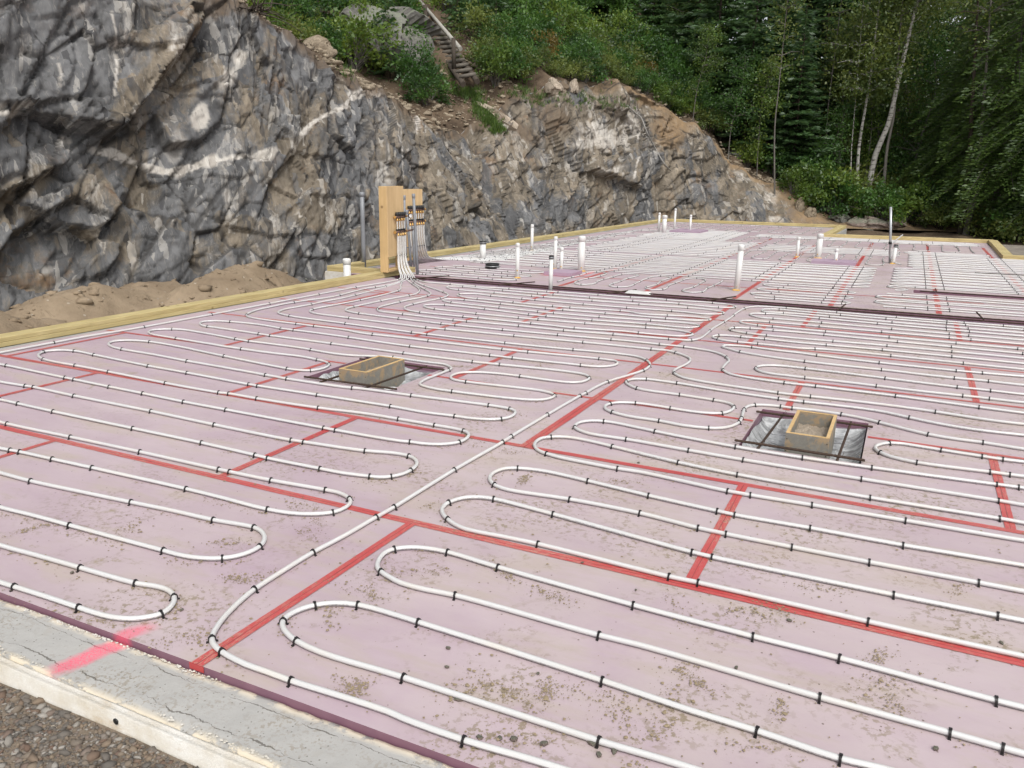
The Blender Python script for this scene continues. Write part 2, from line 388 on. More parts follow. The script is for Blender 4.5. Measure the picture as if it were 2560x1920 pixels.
def m_rock():
    t = NT('fractured rock'); P = t.pos(); at_ = t.n('SeparateColor', Color=t.attr('mask').outputs['Color'])
    vein, warm, dirt = at_.outputs[0], at_.outputs[1], at_.outputs[2]
    tn = t.n('SeparateColor', Color=t.attr('tone').outputs['Color'])
    wv = t.n('VectorMath', operation='ADD'); t.put(wv.inputs[0], P); t.put(wv.inputs[1], t.n('VectorMath', operation='SCALE', Vector=t.n('TexNoise', Vector=P, Scale=1.6, Detail=5.).outputs[1], Scale=.30).outputs[0])
    fol = t.mapv(wv.outputs[0], (1.0, 1.0, .40), (R(26), R(40), 0))
    a1, b1, h1 = shard(t, fol, 1.15); a2, b2, h2 = shard(t, t.mapv(fol, (1, 1, .6)), 3.4); a3, b3, h3 = shard(t, t.mapv(fol, (1, 1, .45)), 11)
    n1 = t.noise(fol, .8, 8, .7); n2 = t.noise(fol, 5, 8, .74); n3 = t.noise(t.mapv(fol, (1, 1, .22)), 22, 6, .75)
    wf = t.math('ADD', t.math('MULTIPLY', t.math('SUBTRACT', n1, .5), 1.7), warm)
    wf = t.math('ADD', wf, t.math('MULTIPLY', t.math('SUBTRACT', tn.outputs[0], .30), .55))
    wf = t.math('ADD', wf, t.math('MULTIPLY', t.math('SUBTRACT', a1, .45), .55)); wf = t.math('ADD', wf, t.math('MULTIPLY', t.math('SUBTRACT', a2, .5), .16))
    wf = t.math('ADD', wf, t.math('MULTIPLY', t.math('SUBTRACT', n2, .5), .8))
    cool = t.mix(t.math('ADD', t.math('MULTIPLY', n1, .6), t.math('MULTIPLY', b2, .4)), (.070, .071, .074), (.158, .158, .157)); wm = t.mix(t.math('ADD', t.math('MULTIPLY', n2, .7), t.math('MULTIPLY', b1, .3)), (.094, .079, .060), (.226, .190, .143))
    c = t.mix(t.ramp(wf, [(.10, 0.), (.40, 1)]), cool, wm)
    c = t.mix(1., c, t.mix(tn.outputs[1], (.74, .74, .74), (1.24, 1.24, 1.24)), 'MULTIPLY'); c = t.mix(1., c, t.mix(a3, (.86, .86, .86), (1.14, 1.14, 1.14)), 'MULTIPLY')
    c = t.mix(1., c, t.mix(t.ramp(n2, [(.3, 0.), (.7, 1)]), (.68, .68, .68), (1.3, 1.3, 1.3)), 'MULTIPLY')
    # pale scuffs and splinters
    c = t.mix(t.math('MULTIPLY', t.math('GREATER_THAN', a2, .90), t.ramp(n3, [(.42, .05), (.58, .42)])), c, (.43, .41, .375))
    c = t.mix(t.math('MULTIPLY', t.math('GREATER_THAN', a3, .94), .45), c, (.40, .38, .345))
    c = t.mix(t.ramp(n3, [(.56, 0.), (.66, .40)]), c, (.36, .335, .30))
    c = t.mix(t.math('MULTIPLY', t.math('LESS_THAN', b3, .06), .65), c, (.040, .040, .042))
    c = t.mix(t.ramp(n3, [(.28, .85), (.40, 0.)]), c, (.045, .043, .042))
    rust = t.ramp(t.noise(P, .9, 7, .72), [(.56, 0.), (.66, .8)])
    c = t.mix(t.math('MULTIPLY', rust, t.math('MULTIPLY', a1, .8)), c, (.21, .125, .065))
    c = t.mix(t.math('MULTIPLY', vein, t.ramp(n3, [(.28, .45), (.5, 1)])), c, t.mix(b3, (.36, .33, .29), (.56, .53, .48)))
    c = t.mix(t.math('MULTIPLY', dirt, t.ramp(n2, [(.3, .5), (.6, 1)])), c, t.mix(t.math('ADD', t.math('MULTIPLY', n1, .6), t.math('MULTIPLY', n2, .4)), (.070, .046, .030), t.mix(t.math('MULTIPLY_ADD', t.n('SeparateXYZ', Vector=P).outputs[1], .25, -6.75, clamp=True), (.18, .135, .09), (.38, .26, .14))))
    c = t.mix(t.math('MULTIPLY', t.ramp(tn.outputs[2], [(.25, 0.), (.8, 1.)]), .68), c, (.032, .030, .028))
    h = t.math('ADD', t.math('ADD', t.math('MULTIPLY', h1, .30), t.math('MULTIPLY', h2, .22)), t.math('ADD', t.math('MULTIPLY', h3, .10), t.math('ADD', t.math('MULTIPLY', n2, .35), t.math('MULTIPLY', n3, .14))))
    return t.done(c, .8, t.bump(h, .6, .035), .3)
def m_boulder(name, a, b, lich=0.):
    t = NT(name); P = t.objc()
    c = t.mix(t.ramp(t.noise(P, 2.6, 8, .7, .6), [(.35, 0.), (.65, 1)]), a, b)
    c = t.mix(t.ramp(t.noise(P, 11, 6, .7), [(.6, 0.), (.72, .6)]), c, tuple(x * .5 for x in a))
    if lich:
        nz = t.n('SeparateXYZ', Vector=t.n('NewGeometry').outputs['Normal'])
        l = t.math('MULTIPLY', t.ramp(nz.outputs[2], [(.25, 0.), (.6, 1)]), t.ramp(t.noise(P, 9, 6, .75), [(.38, 0.), (.55, 1)]))
        c = t.mix(l, c, t.mix(t.noise(P, 30, 3), (.10, .115, .075), (.27, .28, .22)))
    return t.done(c, .85, t.bump(t.noise(P, 9, 8, .72), .7, .05), .25)
def m_gravel():
    t = NT('mixed gravel'); v = t.n('SeparateColor', Color=t.attr('var').outputs['Color'])
    c = t.ramp(v.outputs[0], [(0., (.10, .095, .088)), (.3, (.14, .125, .11)), (.55, (.21, .165, .12)), (.75, (.13, .085, .065)), (.92, (.25, .235, .21)), (1., (.33, .31, .28))])
    c = t.mix(t.math('MULTIPLY', t.noise(t.pos(), 45, 5), .3), c, (.16, .125, .09))
    return t.done(c, .9, None, .2)
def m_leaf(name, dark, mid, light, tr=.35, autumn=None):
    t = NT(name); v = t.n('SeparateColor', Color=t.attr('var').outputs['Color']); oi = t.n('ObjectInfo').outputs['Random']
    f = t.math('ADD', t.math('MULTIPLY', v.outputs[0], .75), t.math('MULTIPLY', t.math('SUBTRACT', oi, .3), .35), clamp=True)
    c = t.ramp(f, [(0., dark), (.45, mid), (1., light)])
    if autumn: c = t.mix(t.math('GREATER_THAN', v.outputs[1], autumn[1]), c, autumn[0])
    d = t.n('BsdfDiffuse', Color=c, Roughness=.5); tl = t.n('BsdfTranslucent', Color=t.mix(.5, c, light))
    gl = t.n('BsdfGlossy', Color=(.8, .85, .8), Roughness=.5); mx = t.n('MixShader', Fac=tr)
    t.t.links.new(d.outputs[0], mx.inputs[1]); t.t.links.new(tl.outputs[0], mx.inputs[2])
    m2 = t.n('MixShader', Fac=.04); t.t.links.new(mx.outputs[0], m2.inputs[1]); t.t.links.new(gl.outputs[0], m2.inputs[2])
    t.t.links.new(m2.outputs[0], t.out.inputs[0]); t.t.nodes.remove(t.b); return t.m
def m_bark(name, a, b, birch=False):
    t = NT(name); P = t.objc()
    c = t.mix(t.noise(t.mapv(P, (9, 9, 1.6)), 1.6, 6, .7), a, b)
    if birch:
        c = t.mix(t.ramp(t.noise(t.mapv(P, (2.2, 2.2, 11)), 1.3, 4, .65), [(.56, 0.), (.62, .92)]), c, (.045, .038, .032))
        c = t.mix(t.ramp(t.noise(P, .7, 3), [(.55, 0.), (.7, .6)]), c, (.16, .13, .10))
    return t.done(c, .9, t.bump(t.noise(t.mapv(P, (9, 9, 2)), 2, 6), .6, .03), .2)
def m_plastic_sheet():
    t = NT('crumpled poly sheet'); P = t.pos()
    n = t.noise(t.mapv(P, (1, 2.4, 1), (0, 0, R(25))), 5, 6, .65, 1.6)
    c = t.mix(t.ramp(n, [(.4, 0.), (.62, 1)]), (.22, .225, .225), (.54, .555, .56))
    return t.done(c, .22, t.bump(n, .8, .03), .7)
def m_rebar():
    t = NT('rusty rebar'); P = t.pos()
    return t.done(t.mix(t.noise(P, 12, 5), (.022, .017, .015), (.10, .062, .042)), .75, None, .35, .3)
def m_formply():
    t = NT('used form plywood'); P = t.pos(); s = t.n('SeparateXYZ', Vector=P)
    g = t.mix(t.noise(t.mapv(P, (6, 6, 40)), 1, 5), (.27, .195, .115), (.38, .285, .18))
    f = t.ramp(t.math('ADD', t.noise(P, 9, 6, .7, .5), t.math('MULTIPLY', s.outputs[2], -.6)), [(.41, 0.), (.50, .95)])
    cem = t.mix(t.noise(P, 22, 6, .7, .8), (.11, .105, .09), (.30, .29, .26))
    return t.done(t.mix(f, g, cem), .8, t.bump(t.noise(P, 30, 5), .3, .004), .25)
M.update(foam=m_foam(), slab=m_foam_plain('pink violet foam block', (.36, .265, .335)), foamd=m_foam_plain('raw violet foam edge', (.31, .225, .28)),
    tape=m_tape(), tube=m_tube(), clip=m_plain('black clip plastic', (.012, .010, .010), .45, .5),
    pt=m_wood('pressure treated lumber', (.40, .31, .135), (.56, .46, .235), 1., 'x'), pty=m_wood('pressure treated lumber across', (.38, .30, .13), (.54, .45, .23), 1., 'y'),
    stud=m_wood('pine stud', (.50, .33, .15), (.62, .44, .22), 1., 'z'), ply=m_wood('birch plywood sheet', (.55, .38, .19), (.66, .48, .26), .7, 'z', False),
    conc=m_concrete(), concp=m_concrete_plain(), eps=m_eps(), rock=m_rock(),
    subbase=m_soil('crushed sub base', (.16, .14, .12), (.26, .23, .19)), soil=m_soil('dark hillside soil', (.060, .043, .030), (.145, .106, .072)),
    sand=m_soil('sandy dirt', (.185, .138, .092), (.285, .222, .152), True), gravg=m_soil('gravel fines', (.13, .105, .08), (.21, .17, .128)), gravel=m_gravel(),
    pvc=m_plain('white pvc', (.64, .64, .62), .35, .5, 0, .06), pvcg=m_plain('grey pvc conduit', (.215, .225, .24), .45, .5, 0, .1), blackp=m_plain('black plastic', (.014, .014, .014), .5),
    glue=m_plain('orange primer residue', (.62, .36, .08), .6), copper=m_plain('brown manifold bar', (.17, .10, .075), .4, .5, .3), brass=m_plain('brass fitting', (.62, .38, .13), .35, .5, .6),
    dial=m_plain('white gauge dial', (.8, .8, .78), .3), rebar=m_rebar(), sheet=m_plastic_sheet(), fply=m_formply(),
    galv=m_plain('galvanised steel conduit', (.40, .41, .42), .4, .5, .6), agg=m_soil('dried concrete crumbs', (.20, .165, .13), (.33, .28, .22), True, 90),
    logw=m_plain('weathered grey log', (.125, .112, .094), .9, .2, 0, .4, 9), logp=m_plain('peeled pale pole', (.33, .315, .28), .85, .2, 0, .3, 7), logd=m_plain('dark mossy log', (.075, .062, .05), .95, .2, 0, .4, 9),
    twig=m_plain('dry grey twig', (.20, .175, .15), .9, .2, 0, .3), cable=m_plain('grey cable', (.26, .25, .23), .7),
    leafA=m_leaf('bright broad leaves', (.014, .044, .010), (.055, .138, .024), (.15, .27, .048)),
    leafY=m_leaf('yellow green leaves', (.032, .072, .012), (.115, .20, .030), (.27, .34, .06), .4),
    leafO=m_leaf('turning leaves', (.055, .065, .014), (.180, .140, .030), (.36, .20, .045), .4),
    leafB=m_leaf('birch leaves', (.034, .064, .015), (.112, .165, .033), (.28, .31, .07), .45),
    leafF=m_leaf('fir needles', (.024, .058, .020), (.068, .140, .046), (.17, .27, .085), .42),
    leafP=m_leaf('dark pine needles', (.018, .044, .019), (.050, .105, .043), (.12, .20, .07), .35),
    leafC=m_leaf('cedar sprays', (.030, .066, .017), (.092, .165, .037), (.22, .31, .07), .5),
    leafR=m_leaf('dead orange needles', (.10, .030, .012), (.22, .07, .025), (.34, .12, .05), .2), grass=m_leaf('green grass', (.03, .06, .01), (.08, .15, .025), (.17, .25, .05)),
    barkD=m_bark('dark pine bark', (.030, .024, .020), (.085, .066, .052)), barkG=m_bark('grey bark', (.085, .078, .068), (.19, .175, .155)), barkB=m_bark('white birch bark', (.27, .26, .235), (.46, .445, .41), True),
    bldG=m_boulder('grey boulder', (.10, .097, .09), (.235, .225, .205), 1), bldT=m_boulder('tan stone', (.17, .135, .095), (.36, .30, .22)), bldR=m_boulder('reddish boulder', (.17, .125, .105), (.33, .27, .235), 1),
    bldP=m_boulder('pale ledge rock', (.30, .25, .195), (.46, .39, .31)))

# ------------------------------------------------------------------ setting: ground, floor boards, walls
def sheet(name, x0, x1, y0, y1, nx, ny, zf, mat, hole=None, **k):
    X, Y = np.meshgrid(np.linspace(x0, x1, nx), np.linspace(y0, y1, ny))
    P = np.stack([X.ravel(), Y.ravel(), np.zeros(X.size)], 1); P[:, 2] = zf(P)
    i = np.arange(nx * ny).reshape(ny, nx)
    Fq = np.stack([i[:-1, :-1], i[:-1, 1:], i[1:, 1:], i[1:, :-1]], -1).reshape(-1, 4)
    if hole is not None:
        c = P[Fq].mean(1); Fq = Fq[~hole(c)]
    return obj(name, npmesh(name, P, Fq, True), mat, **k)
sheet('ground', -320, 320, -320, 320, 3, 3, lambda P: -.95 + 0 * P[:, 0], M['soil'], kind='structure')
sheet('yard', -24, 9, -6, 36, 200, 240, lambda P: -.62 + .07 * fbm(P * .5, 4, 3) + .10 * fbm(P * 1.7, 4, 5) + .25 * np.clip((P[:, 1] - 29) / 5, 0, 1), M['soil'],
      hole=lambda c: (c[:, 0] > -7.0) & (c[:, 1] > 1.2) & (c[:, 1] < 23.2), kind='structure')
def gravel_z(P): return -.103 + .025 * fbm(P * 1.5, 4, 8) - .06 * np.clip((1.2 - P[:, 1]) / 1.5, 0, 1)
sheet('gravel_path', -7.2, 3, -2.0, 1.384, 180, 80, gravel_z, M['gravg'], kind='structure')

def kk(v): s = min(1, max(0, (v - 6.) / 4.5)); s = s * s * (3 - 2 * s); return .045 * s
def G(u, v, z=0.): return Vector((u, v + kk(v) * (u + 2.7), z))
def uleft(v): return -6.98 if v < 10.27 else -7.86 + .5 * (v - 10.3) / 17
floor = sheet('floor', -8.3, 5.3, 1.5, 28.6, 3, 3, lambda P: -.32 + 0 * P[:, 0], M['subbase'], kind='structure')
HOLES = [(-4.07, -3.29, 4.79, 5.60), (-.76, -.08, 4.76, 5.63), (.17, 6, 12.62, 12.98), (-6.45, 6, 10.26, 10.68)]
def sub_rect(rs, h):
    out = []
    for (a, b, c, d) in rs:
        x0, x1, y0, y1 = max(a, h[0]), min(b, h[1]), max(c, h[2]), min(d, h[3])
        if x0 >= x1 or y0 >= y1: out.append((a, b, c, d)); continue
        if a < x0: out.append((a, x0, c, d))
        if x1 < b: out.append((x1, b, c, d))
        if c < y0: out.append((x0, x1, c, y0))
        if y1 < d: out.append((x0, x1, y1, d))
    return out
def board(a, b, c, d):
    rs = [(a + .0012, b - .0012, c + .0012, d - .0012)]
    for h in HOLES: rs = sub_rect(rs, h)
    mb = MB(); dz = random.uniform(-.0012, .0)
    for (x0, x1, y0, y1) in rs:
        if x1 - x0 < .02 or y1 - y0 < .02: continue
        q = [G(x0, y0), G(x1, y0), G(x1, y1), G(x0, y1)]
        V = [(p.x, p.y, -.05) for p in q] + [(p.x, p.y, dz) for p in q]
        mb.add(V, [(3, 2, 1, 0), (4, 5, 6, 7), (0, 1, 5, 4), (1, 2, 6, 5), (2, 3, 7, 6), (3, 0, 4, 7)])
    if mb.v: mb.build('foam_board', M['foam'], floor)
VROW = [1.65, 2.91, 4.12, 5.31, 6.57, 7.79, 9.02, 10.26]
SEAM = [[-6.8, -4.35, -1.91, .53, 2.97], [-5.54, -3.08, -.61, 1.83], [-6.68, -4.24, -1.87, .6, 3.04], [-5.45, -3.05, -1.87, -.61, 1.83],
        [-6.65, -4.21, -1.87, .6, 3.04], [-6.07, -3.63, -1.26, 1.2, 3.6], [-6.65, -4.21, -1.87, .6, 3.04]]
for i in range(7):
    us = [-6.97] + [u for u in SEAM[i] if u > -6.9] + [5.2]
    for a, b in zip(us[:-1], us[1:]): board(a, b, VROW[i], VROW[i + 1])
FU = [-6.8, -5.6, -4.38, -3.16, -1.95, -.75, .45, 1.67, 2.9, 4.1, 5.2]
FV = [10.68, 11.95, 14.39, 16.83, 19.27, 21.7, 23.9, 25.9, 27.75]
board(-7.8, -6.98, 10.42, 10.66)
for j in range(8):
    v0, v1 = FV[j], FV[j + 1]
    ue = 5.2 if v1 < 19.3 else (1.82 if v1 < 23.95 else -2.12)
    us = [uleft((v0 + v1) / 2)] + [u for u in FU if u < ue - .2] + [ue]
    for a, b in zip(us[:-1], us[1:]): board(a, b, v0, v1)

# seam tape -------------------------------------------------------------
def tape(pts, w=.062, z=.0013, name='seam_tape'):
    """strip of tape along survey grid points, edges slightly uneven"""
    P = []
    for (a, b) in zip(pts[:-1], pts[1:]):
        n = max(2, int(math.hypot(b[0] - a[0], b[1] - a[1]) / .22))
        P += [(a[0] + (b[0] - a[0]) * k / n, a[1] + (b[1] - a[1]) * k / n) for k in range(n)]
    P.append(pts[-1]); V = []; UV = []; L = 0; ph = random.uniform(0, 50)
    for i, p in enumerate(P):
        q = P[min(i + 1, len(P) - 1)]; o = P[max(i - 1, 0)]; t = Vector((q[0] - o[0], q[1] - o[1])).normalized()
        if i: L += math.hypot(p[0] - P[i - 1][0], p[1] - P[i - 1][1])
        wl, wr = w / 2 * random.uniform(.93, 1.06), w / 2 * random.uniform(.93, 1.06)
        for s_, ww, uvv in ((1, wl, 1.), (-1, wr, 0.)):
            g = G(p[0] - t.y * ww * s_ * .74, p[1] + t.x * ww * s_ * .74, z); V.append(g); UV.append((L + ph, uvv))
    F = [(2 * i + 1, 2 * i + 3, 2 * i + 2, 2 * i) for i in range(len(P) - 1)]
    obj(name, npmesh(name, V, F, False, uv=UV), M['tape'], floor)
for v, segs, w in ((2.91, [(-6.9, 5.1)], .066), (4.12, [(-6.9, 5.1)], .062), (5.31, [(-6.95, -5.6), (-5.5, -4.08), (-3.28, -.77), (-.07, 5.1)], .05),
                   (6.57, [(-6.9, 5.1)], .05), (7.79, [(-6.9, 5.1)], .052), (9.02, [(-6.9, 5.1)], .06), (8.86, [(-6.3, -4.6)], .04), (11.95, [(-7.2, 1.0)], .06)):
    for a, b in segs: tape([(a, v), (b, v + random.uniform(-.004, .004))], w)
tape([(-1.91, 1.647), (-1.895, 2.3), (-1.885, 2.9)], .066, .0022)
for i, us in ((0, [-4.35]), (1, [-5.54, -3.08, -.61, 1.83]), (2, [-6.68, -4.24, .6]), (3, [-5.45, -3.05, -.61, 1.83]), (4, [-4.21, .6]), (5, [-6.07, -3.63, -1.26, 1.2]), (6, [-4.21, -.9, .6, 3.04])):
    for u in us: 
        if i in (0,) and u == -4.35: tape([(u, 2.2), (u, 2.9)], .055, .0022); continue
        a, b = VROW[i], VROW[i + 1]
        if i == 3 and u == -.61: a = 5.66
        tape([(u, a + .02), (u + random.uniform(-.01, .01), b - .01)], .064 if u != 1.83 else .07, .0022)
tape([(-1.88, 4.1), (-1.87, 5.6), (-1.875, 7.0), (-1.87, 10.2)], .088, .003)
for u, vs in ((-1.95, [(10.74, 23)]), (-.77, [(10.74, 22.2)]), (.45, [(10.74, 12.55), (13.02, 22.6)]), (-3.16, [(10.74, 22)]), (-4.38, [(10.74, 16)]), (1.62, [(13.1, 22)])):
    for a, b in vs: tape([(u, a), (u, b)], .085, .0022)
mbw = MB(); e0 = G(-1.91, 1.6485)
mbw.box((e0.x - .033, 1.6475, -.022), (e0.x + .03, 1.6487, .001)); mbw.build('seam_tape', M['tape'], floor)

# pits and trenches cut through the boards --------------------------------
def lining(h, z0=-.28):
    a, b, c, d = h; mb = MB()
    for p, q in (((a, c), (b, c)), ((b, c), (b, d)), ((b, d), (a, d)), ((a, d), (a, c))):
        A, B = G(*p), G(*q); dx = (B - A).normalized(); nrm = Vector((dx.y, -dx.x, 0)) * .05
        V = [(A.x, A.y, z0), (B.x, B.y, z0), (B.x + nrm.x, B.y + nrm.y, z0), (A.x + nrm.x, A.y + nrm.y, z0)]
        V += [(x, y, -.0505) for x, y, _ in V]
        mb.add(V, [(3, 2, 1, 0), (4, 5, 6, 7), (0, 1, 5, 4), (1, 2, 6, 5), (2, 3, 7, 6), (3, 0, 4, 7)])
    return mb.build('pit_lining', M['foamd'], floor)
lining(HOLES[0], -.20); lining(HOLES[1], -.20); lining((-6.45, 5.2, 10.26, 10.68), -.24); lining((.17, 5.2, 12.62, 12.98), -.24)
def poly_sheet(label, h, z):
    a, b, c, d = h
    def zf(P): return z + .05 * fbm(P * np.array([4, 7, 1]), 5, 31) + .035 * np.abs(fbm(P * np.array([3, 12, 1]) + 4, 4, 37))
    X, Y = np.meshgrid(np.linspace(a + .01, b - .01, 46), np.linspace(c + .01, d - .01, 46))
    P = np.stack([X.ravel(), Y.ravel(), 0 * X.ravel()], 1); P[:, 2] = zf(P); i = np.arange(46 * 46).reshape(46, 46)
    edge = np.minimum(np.minimum(P[:, 0] - a, b - P[:, 0]), np.minimum(P[:, 1] - c, d - P[:, 1])); P[:, 2] += .10 * np.clip(1 - edge / .12, 0, 1) ** 2
    Fq = np.stack([i[:-1, :-1], i[:-1, 1:], i[1:, 1:], i[1:, :-1]], -1).reshape(-1, 4)
    o = obj('plastic_sheet', npmesh('plastic_sheet', P, Fq, True), M['sheet']); setp(o, label=label, category='plastic sheet', group='sheets lining the footing pits')
poly_sheet('crumpled grey plastic sheet in the pit of the right form box', HOLES[1], -.125)
poly_sheet('crumpled grey plastic sheet in the pit of the left form box', HOLES[0], -.125)

# front foundation wall ----------------------------------------------------
fw = thing('foundation_wall', 'low concrete foundation wall along the front edge with a white foam skin', 'wall', (0, 1.5, -.1))
def strip(x0, x1, y0, y1, nx, ny, top, z0, mat, name, parent):
    X, Y = np.meshgrid(np.linspace(x0, x1, nx), np.linspace(y0, y1, ny)); P = np.stack([X.ravel(), Y.ravel(), 0 * X.ravel()], 1)
    P[:, 1] += np.where(P[:, 1] < y0 + 1e-6, .006 * fbm(P * np.array([2.2, 0, 0]), 4, 44), 0)
    P[:, 2] = top(P); i = np.arange(nx * ny).reshape(ny, nx)
    Fq = [np.stack([i[:-1, :-1], i[:-1, 1:], i[1:, 1:], i[1:, :-1]], -1).reshape(-1, 4)]
    V = [P]; n = len(P)
    for row, flip in ((i[0], 0), (i[-1], 1)):
        B = P[row].copy(); B[:, 2] = z0; V.append(B); j = n + np.arange(nx); n += nx
        q = np.stack([j[:-1], j[1:], row[1:], row[:-1]], -1); Fq.append(q[:, ::-1] if flip else q)
    return obj(name, npmesh(name, np.concatenate(V), np.concatenate(Fq), True), mat, parent)
strip(-7.3, 5.2, 1.423, 1.6445, 900, 18, lambda P: -.024 + .006 * fbm(P * 3, 5, 61) + .004 * fbm(P * 22, 3, 62) - .012 * np.clip((1.46 - P[:, 1]) / .04, 0, 1) * (fbm(P * np.array([5, 5, 0]), 4, 66) > .05), -.5, M['conc'], 'concrete_core', fw)
strip(-7.3, 5.2, 1.388, 1.4225, 900, 6, lambda P: -.034 + .003 * fbm(P * 9, 4, 71) - .006 * (np.abs(P[:, 1] - 1.4105) < .003), -.45, M['eps'], 'foam_panel', fw)
mb = MB(); pp = at('c4', 690, 1330, -.075); mb.lathe([(.004, -.002), (.0095, -.0018), (.0105, .0015), (.004, .002)], (pp.x, 1.3862, -.058), 10, Matrix.Rotation(R(90), 3, 'X')); mb.build('tie_end', M['blackp'], fw)
# crumbs of bead foam along the joint of concrete and boards
V = []; F = []
for k in range(1700):
    x = random.uniform(-3.6, 1.0); edge = random.random() < .7; y = (1.641 - abs(random.gauss(0, .006))) if edge else 1.43 + abs(random.gauss(0, .008))
    if vnoise(np.array([[x * 3.1, 5. if edge else 9., 0]]), 90)[0] < -.25: continue
    r = random.uniform(.0012, .0052); n = len(V)
    for p in ((1, 0, 0), (-1, 0, 0), (0, 1, 0), (0, -1, 0), (0, 0, 1), (0, 0, -1)): V.append((x + p[0] * r * random.uniform(.6, 1.8), y + p[1] * r, -.021 + p[2] * r))
    F += [(n, n + 2, n + 4), (n + 2, n + 1, n + 4), (n + 1, n + 3, n + 4), (n + 3, n, n + 4)]
obj('foam_crumbs', npmesh('foam_crumbs', V, F), M['eps'], fw, kind='stuff')
# the far walls under the timber
wl = thing('foundation_wall', 'grey concrete foundation wall under the timber along the left side and back', 'wall', (-7.2, 6, -.3))
mb = MB()
mb.beam((-7.06, 1.66), (-6.93, 10.2), (-.07, .20), -.6, -.004); mb.build('concrete_core', M['concp'], wl)
MB().beam((-8.22, 10.28), (-7.0, 10.28), (-.02, .12), -.62, -.003).build('foam_panel', M['eps'], wl)
MB().beam((-8.08, 10.42), (-7.5, 27.85), (-.12, .12), -.6, -.004).build('concrete_core', M['concp'], wl)
MB().beam((-7.5, 27.6), (-1.9, 28.1), (-.15, .12), -.9, -.004).build('concrete_core', M['concp'], wl)
MB().beam((-2.02, 23.6), (-1.9, 27.9), (-.14, .10), -.9, -.004).build('concrete_core', M['concp'], wl)
MB().beam((-2.0, 23.45), (1.95, 24.05), (-.12, .12), -.9, -.004).build('concrete_core', M['concp'], wl)
MB().beam((1.86, 19.25), (1.98, 24.0), (-.14, .10), -.9, -.004).build('concrete_core', M['concp'], wl)
MB().beam((1.8, 19.32), (5.2, 19.55), (-.12, .12), -.9, -.004).build('concrete_core', M['concp'], wl)

# timber sill ----------------------------------------------------------------
def sill(label, A, B, w, mat, offs=(2.9, 4.1), layers=((0, .042), (.0425, .085))):
    A = Vector(A); B = Vector(B); L = (B - A).length; d = (B - A) / L
    t = thing('timber_sill', label, 'timber', (A.x, A.y, 0), 'timber sills round the slab')
    for li, (z0, z1) in enumerate(layers):
        s = 0; first = offs[li % 2]
        while s < L - .05:
            e = min(L, s + (first if s == 0 else 4.27))
            if L - e < .3: e = L
            a = A + d * (s + .001); b = A + d * (e - .001); j = random.uniform(-.003, .003)
            MB().beam((a.x, a.y), (b.x, b.y), (w[0] + j, w[1] + j), z0 + random.uniform(0, .0006), z1 + random.uniform(-.001, .001), .004).build('plank', mat, t)
            s = e
    return t
sill('long timber sill along the near left edge beside the sand heap', (-7.13, 1.7), (-6.99, 10.9), (-.045, .13), M['pty'], (2.2, 3.5))
sill('short timber sill across the corner below the plywood manifold board', (-8.2, 10.36), (-7.13, 10.36), (-.07, .07), M['pt'], (1.2, .9))
sill('long timber sill along the far left edge at the foot of the rock', (-8.10, 10.44), (-7.55, 27.8), (-.09, .09), M['pty'], (3.6, 2.2))
sill('timber sill across the back edge of the slab', (-7.62, 27.72), (-1.92, 28.22), (-.10, .10), M['pt'], (2.2, 3.5))
sill('timber sill of the short return at the back, grey wall below it', (-1.98, 23.70), (-1.90, 28.12), (-.10, .10), M['pty'], (2.2, 3.3))
sill('timber sill across the right part of the back edge behind the steel pipe', (-2.1, 23.50), (1.98, 24.12), (-.10, .10), M['pt'], (2.2, 3.2))
sill('timber sill of the right return, running towards the camera', (1.88, 19.46), (1.95, 24.0), (-.10, .10), M['pty'], (2.2, 3.2))
sill('timber sill at the right end of the picture beside the bare soil', (1.78, 19.36), (5.2, 19.6), (-.10, .10), M['pt'], (2.2, 3.2))

# ------------------------------------------------------------------ rock cut and hillside
# base (u, v, z), top height, setback, slope angle above the face
CTRL = [(-16.0, -6.0, -.7, 6.6, 2.6, 24), (-14.2, 1.5, -.7, 6.6, 2.4, 24), (-13.0, 5.2, -.7, 6.4, 2.2, 25), (-12.2, 7.9, -.7, 6.0, 2.1, 26), (-11.5, 10.6, -.7, 4.95, 2.0, 22),
        (-10.5, 12.5, -.7, 4.6, 1.8, 21), (-10.3, 14.4, -.6, 4.15, 1.8, 20), (-10.2, 16.6, -.6, 3.65, 2.0, 20), (-10.1, 18.8, -.6, 3.2, 2.2, 22), (-10.0, 21.2, -.55, 2.7, 2.6, 25), (-9.9, 23.2, -.5, 2.9, 2.4, 25),
        (-9.8, 25.2, -.5, 4.1, 2.0, 24), (-9.4, 27.6, -.5, 4.55, 1.8, 24), (-8.3, 29.9, -.5, 4.5, 1.8, 23), (-6.9, 31.2, -.4, 3.3, 2.0, 24), (-5.5, 31.9, -.4, 1.9, 2.0, 24),
        (-4.0, 32.6, -.35, 1.15, 1.8, 20), (-2.3, 33.2, -.3, .35, 1.5, 13), (0, 33.8, -.3, -.1, 1.2, 7), (4, 34.2, -.3, -.1, 1.2, 4), (12, 34, -.3, -.1, 1.2, 3), (26, 30, -.3, -.1, 1.2, 3), (40, 22, -.3, -.1, 1.2, 3)]
def catmull(A, n_per):
    A = np.asarray(A, float); A = np.vstack([2 * A[0] - A[1], A, 2 * A[-1] - A[-2]]); out = []
    for i in range(1, len(A) - 2):
        n = n_per[i - 1]; t = np.linspace(0, 1, n, endpoint=False)[:, None]; p0, p1, p2, p3 = A[i - 1:i + 3]
        out.append(.5 * (2 * p1 + (p2 - p0) * t + (2 * p0 - 5 * p1 + 4 * p2 - p3) * t ** 2 + (3 * p1 - p0 - 3 * p2 + p3) * t ** 3))
    out.append(A[-2][None]); return np.concatenate(out)
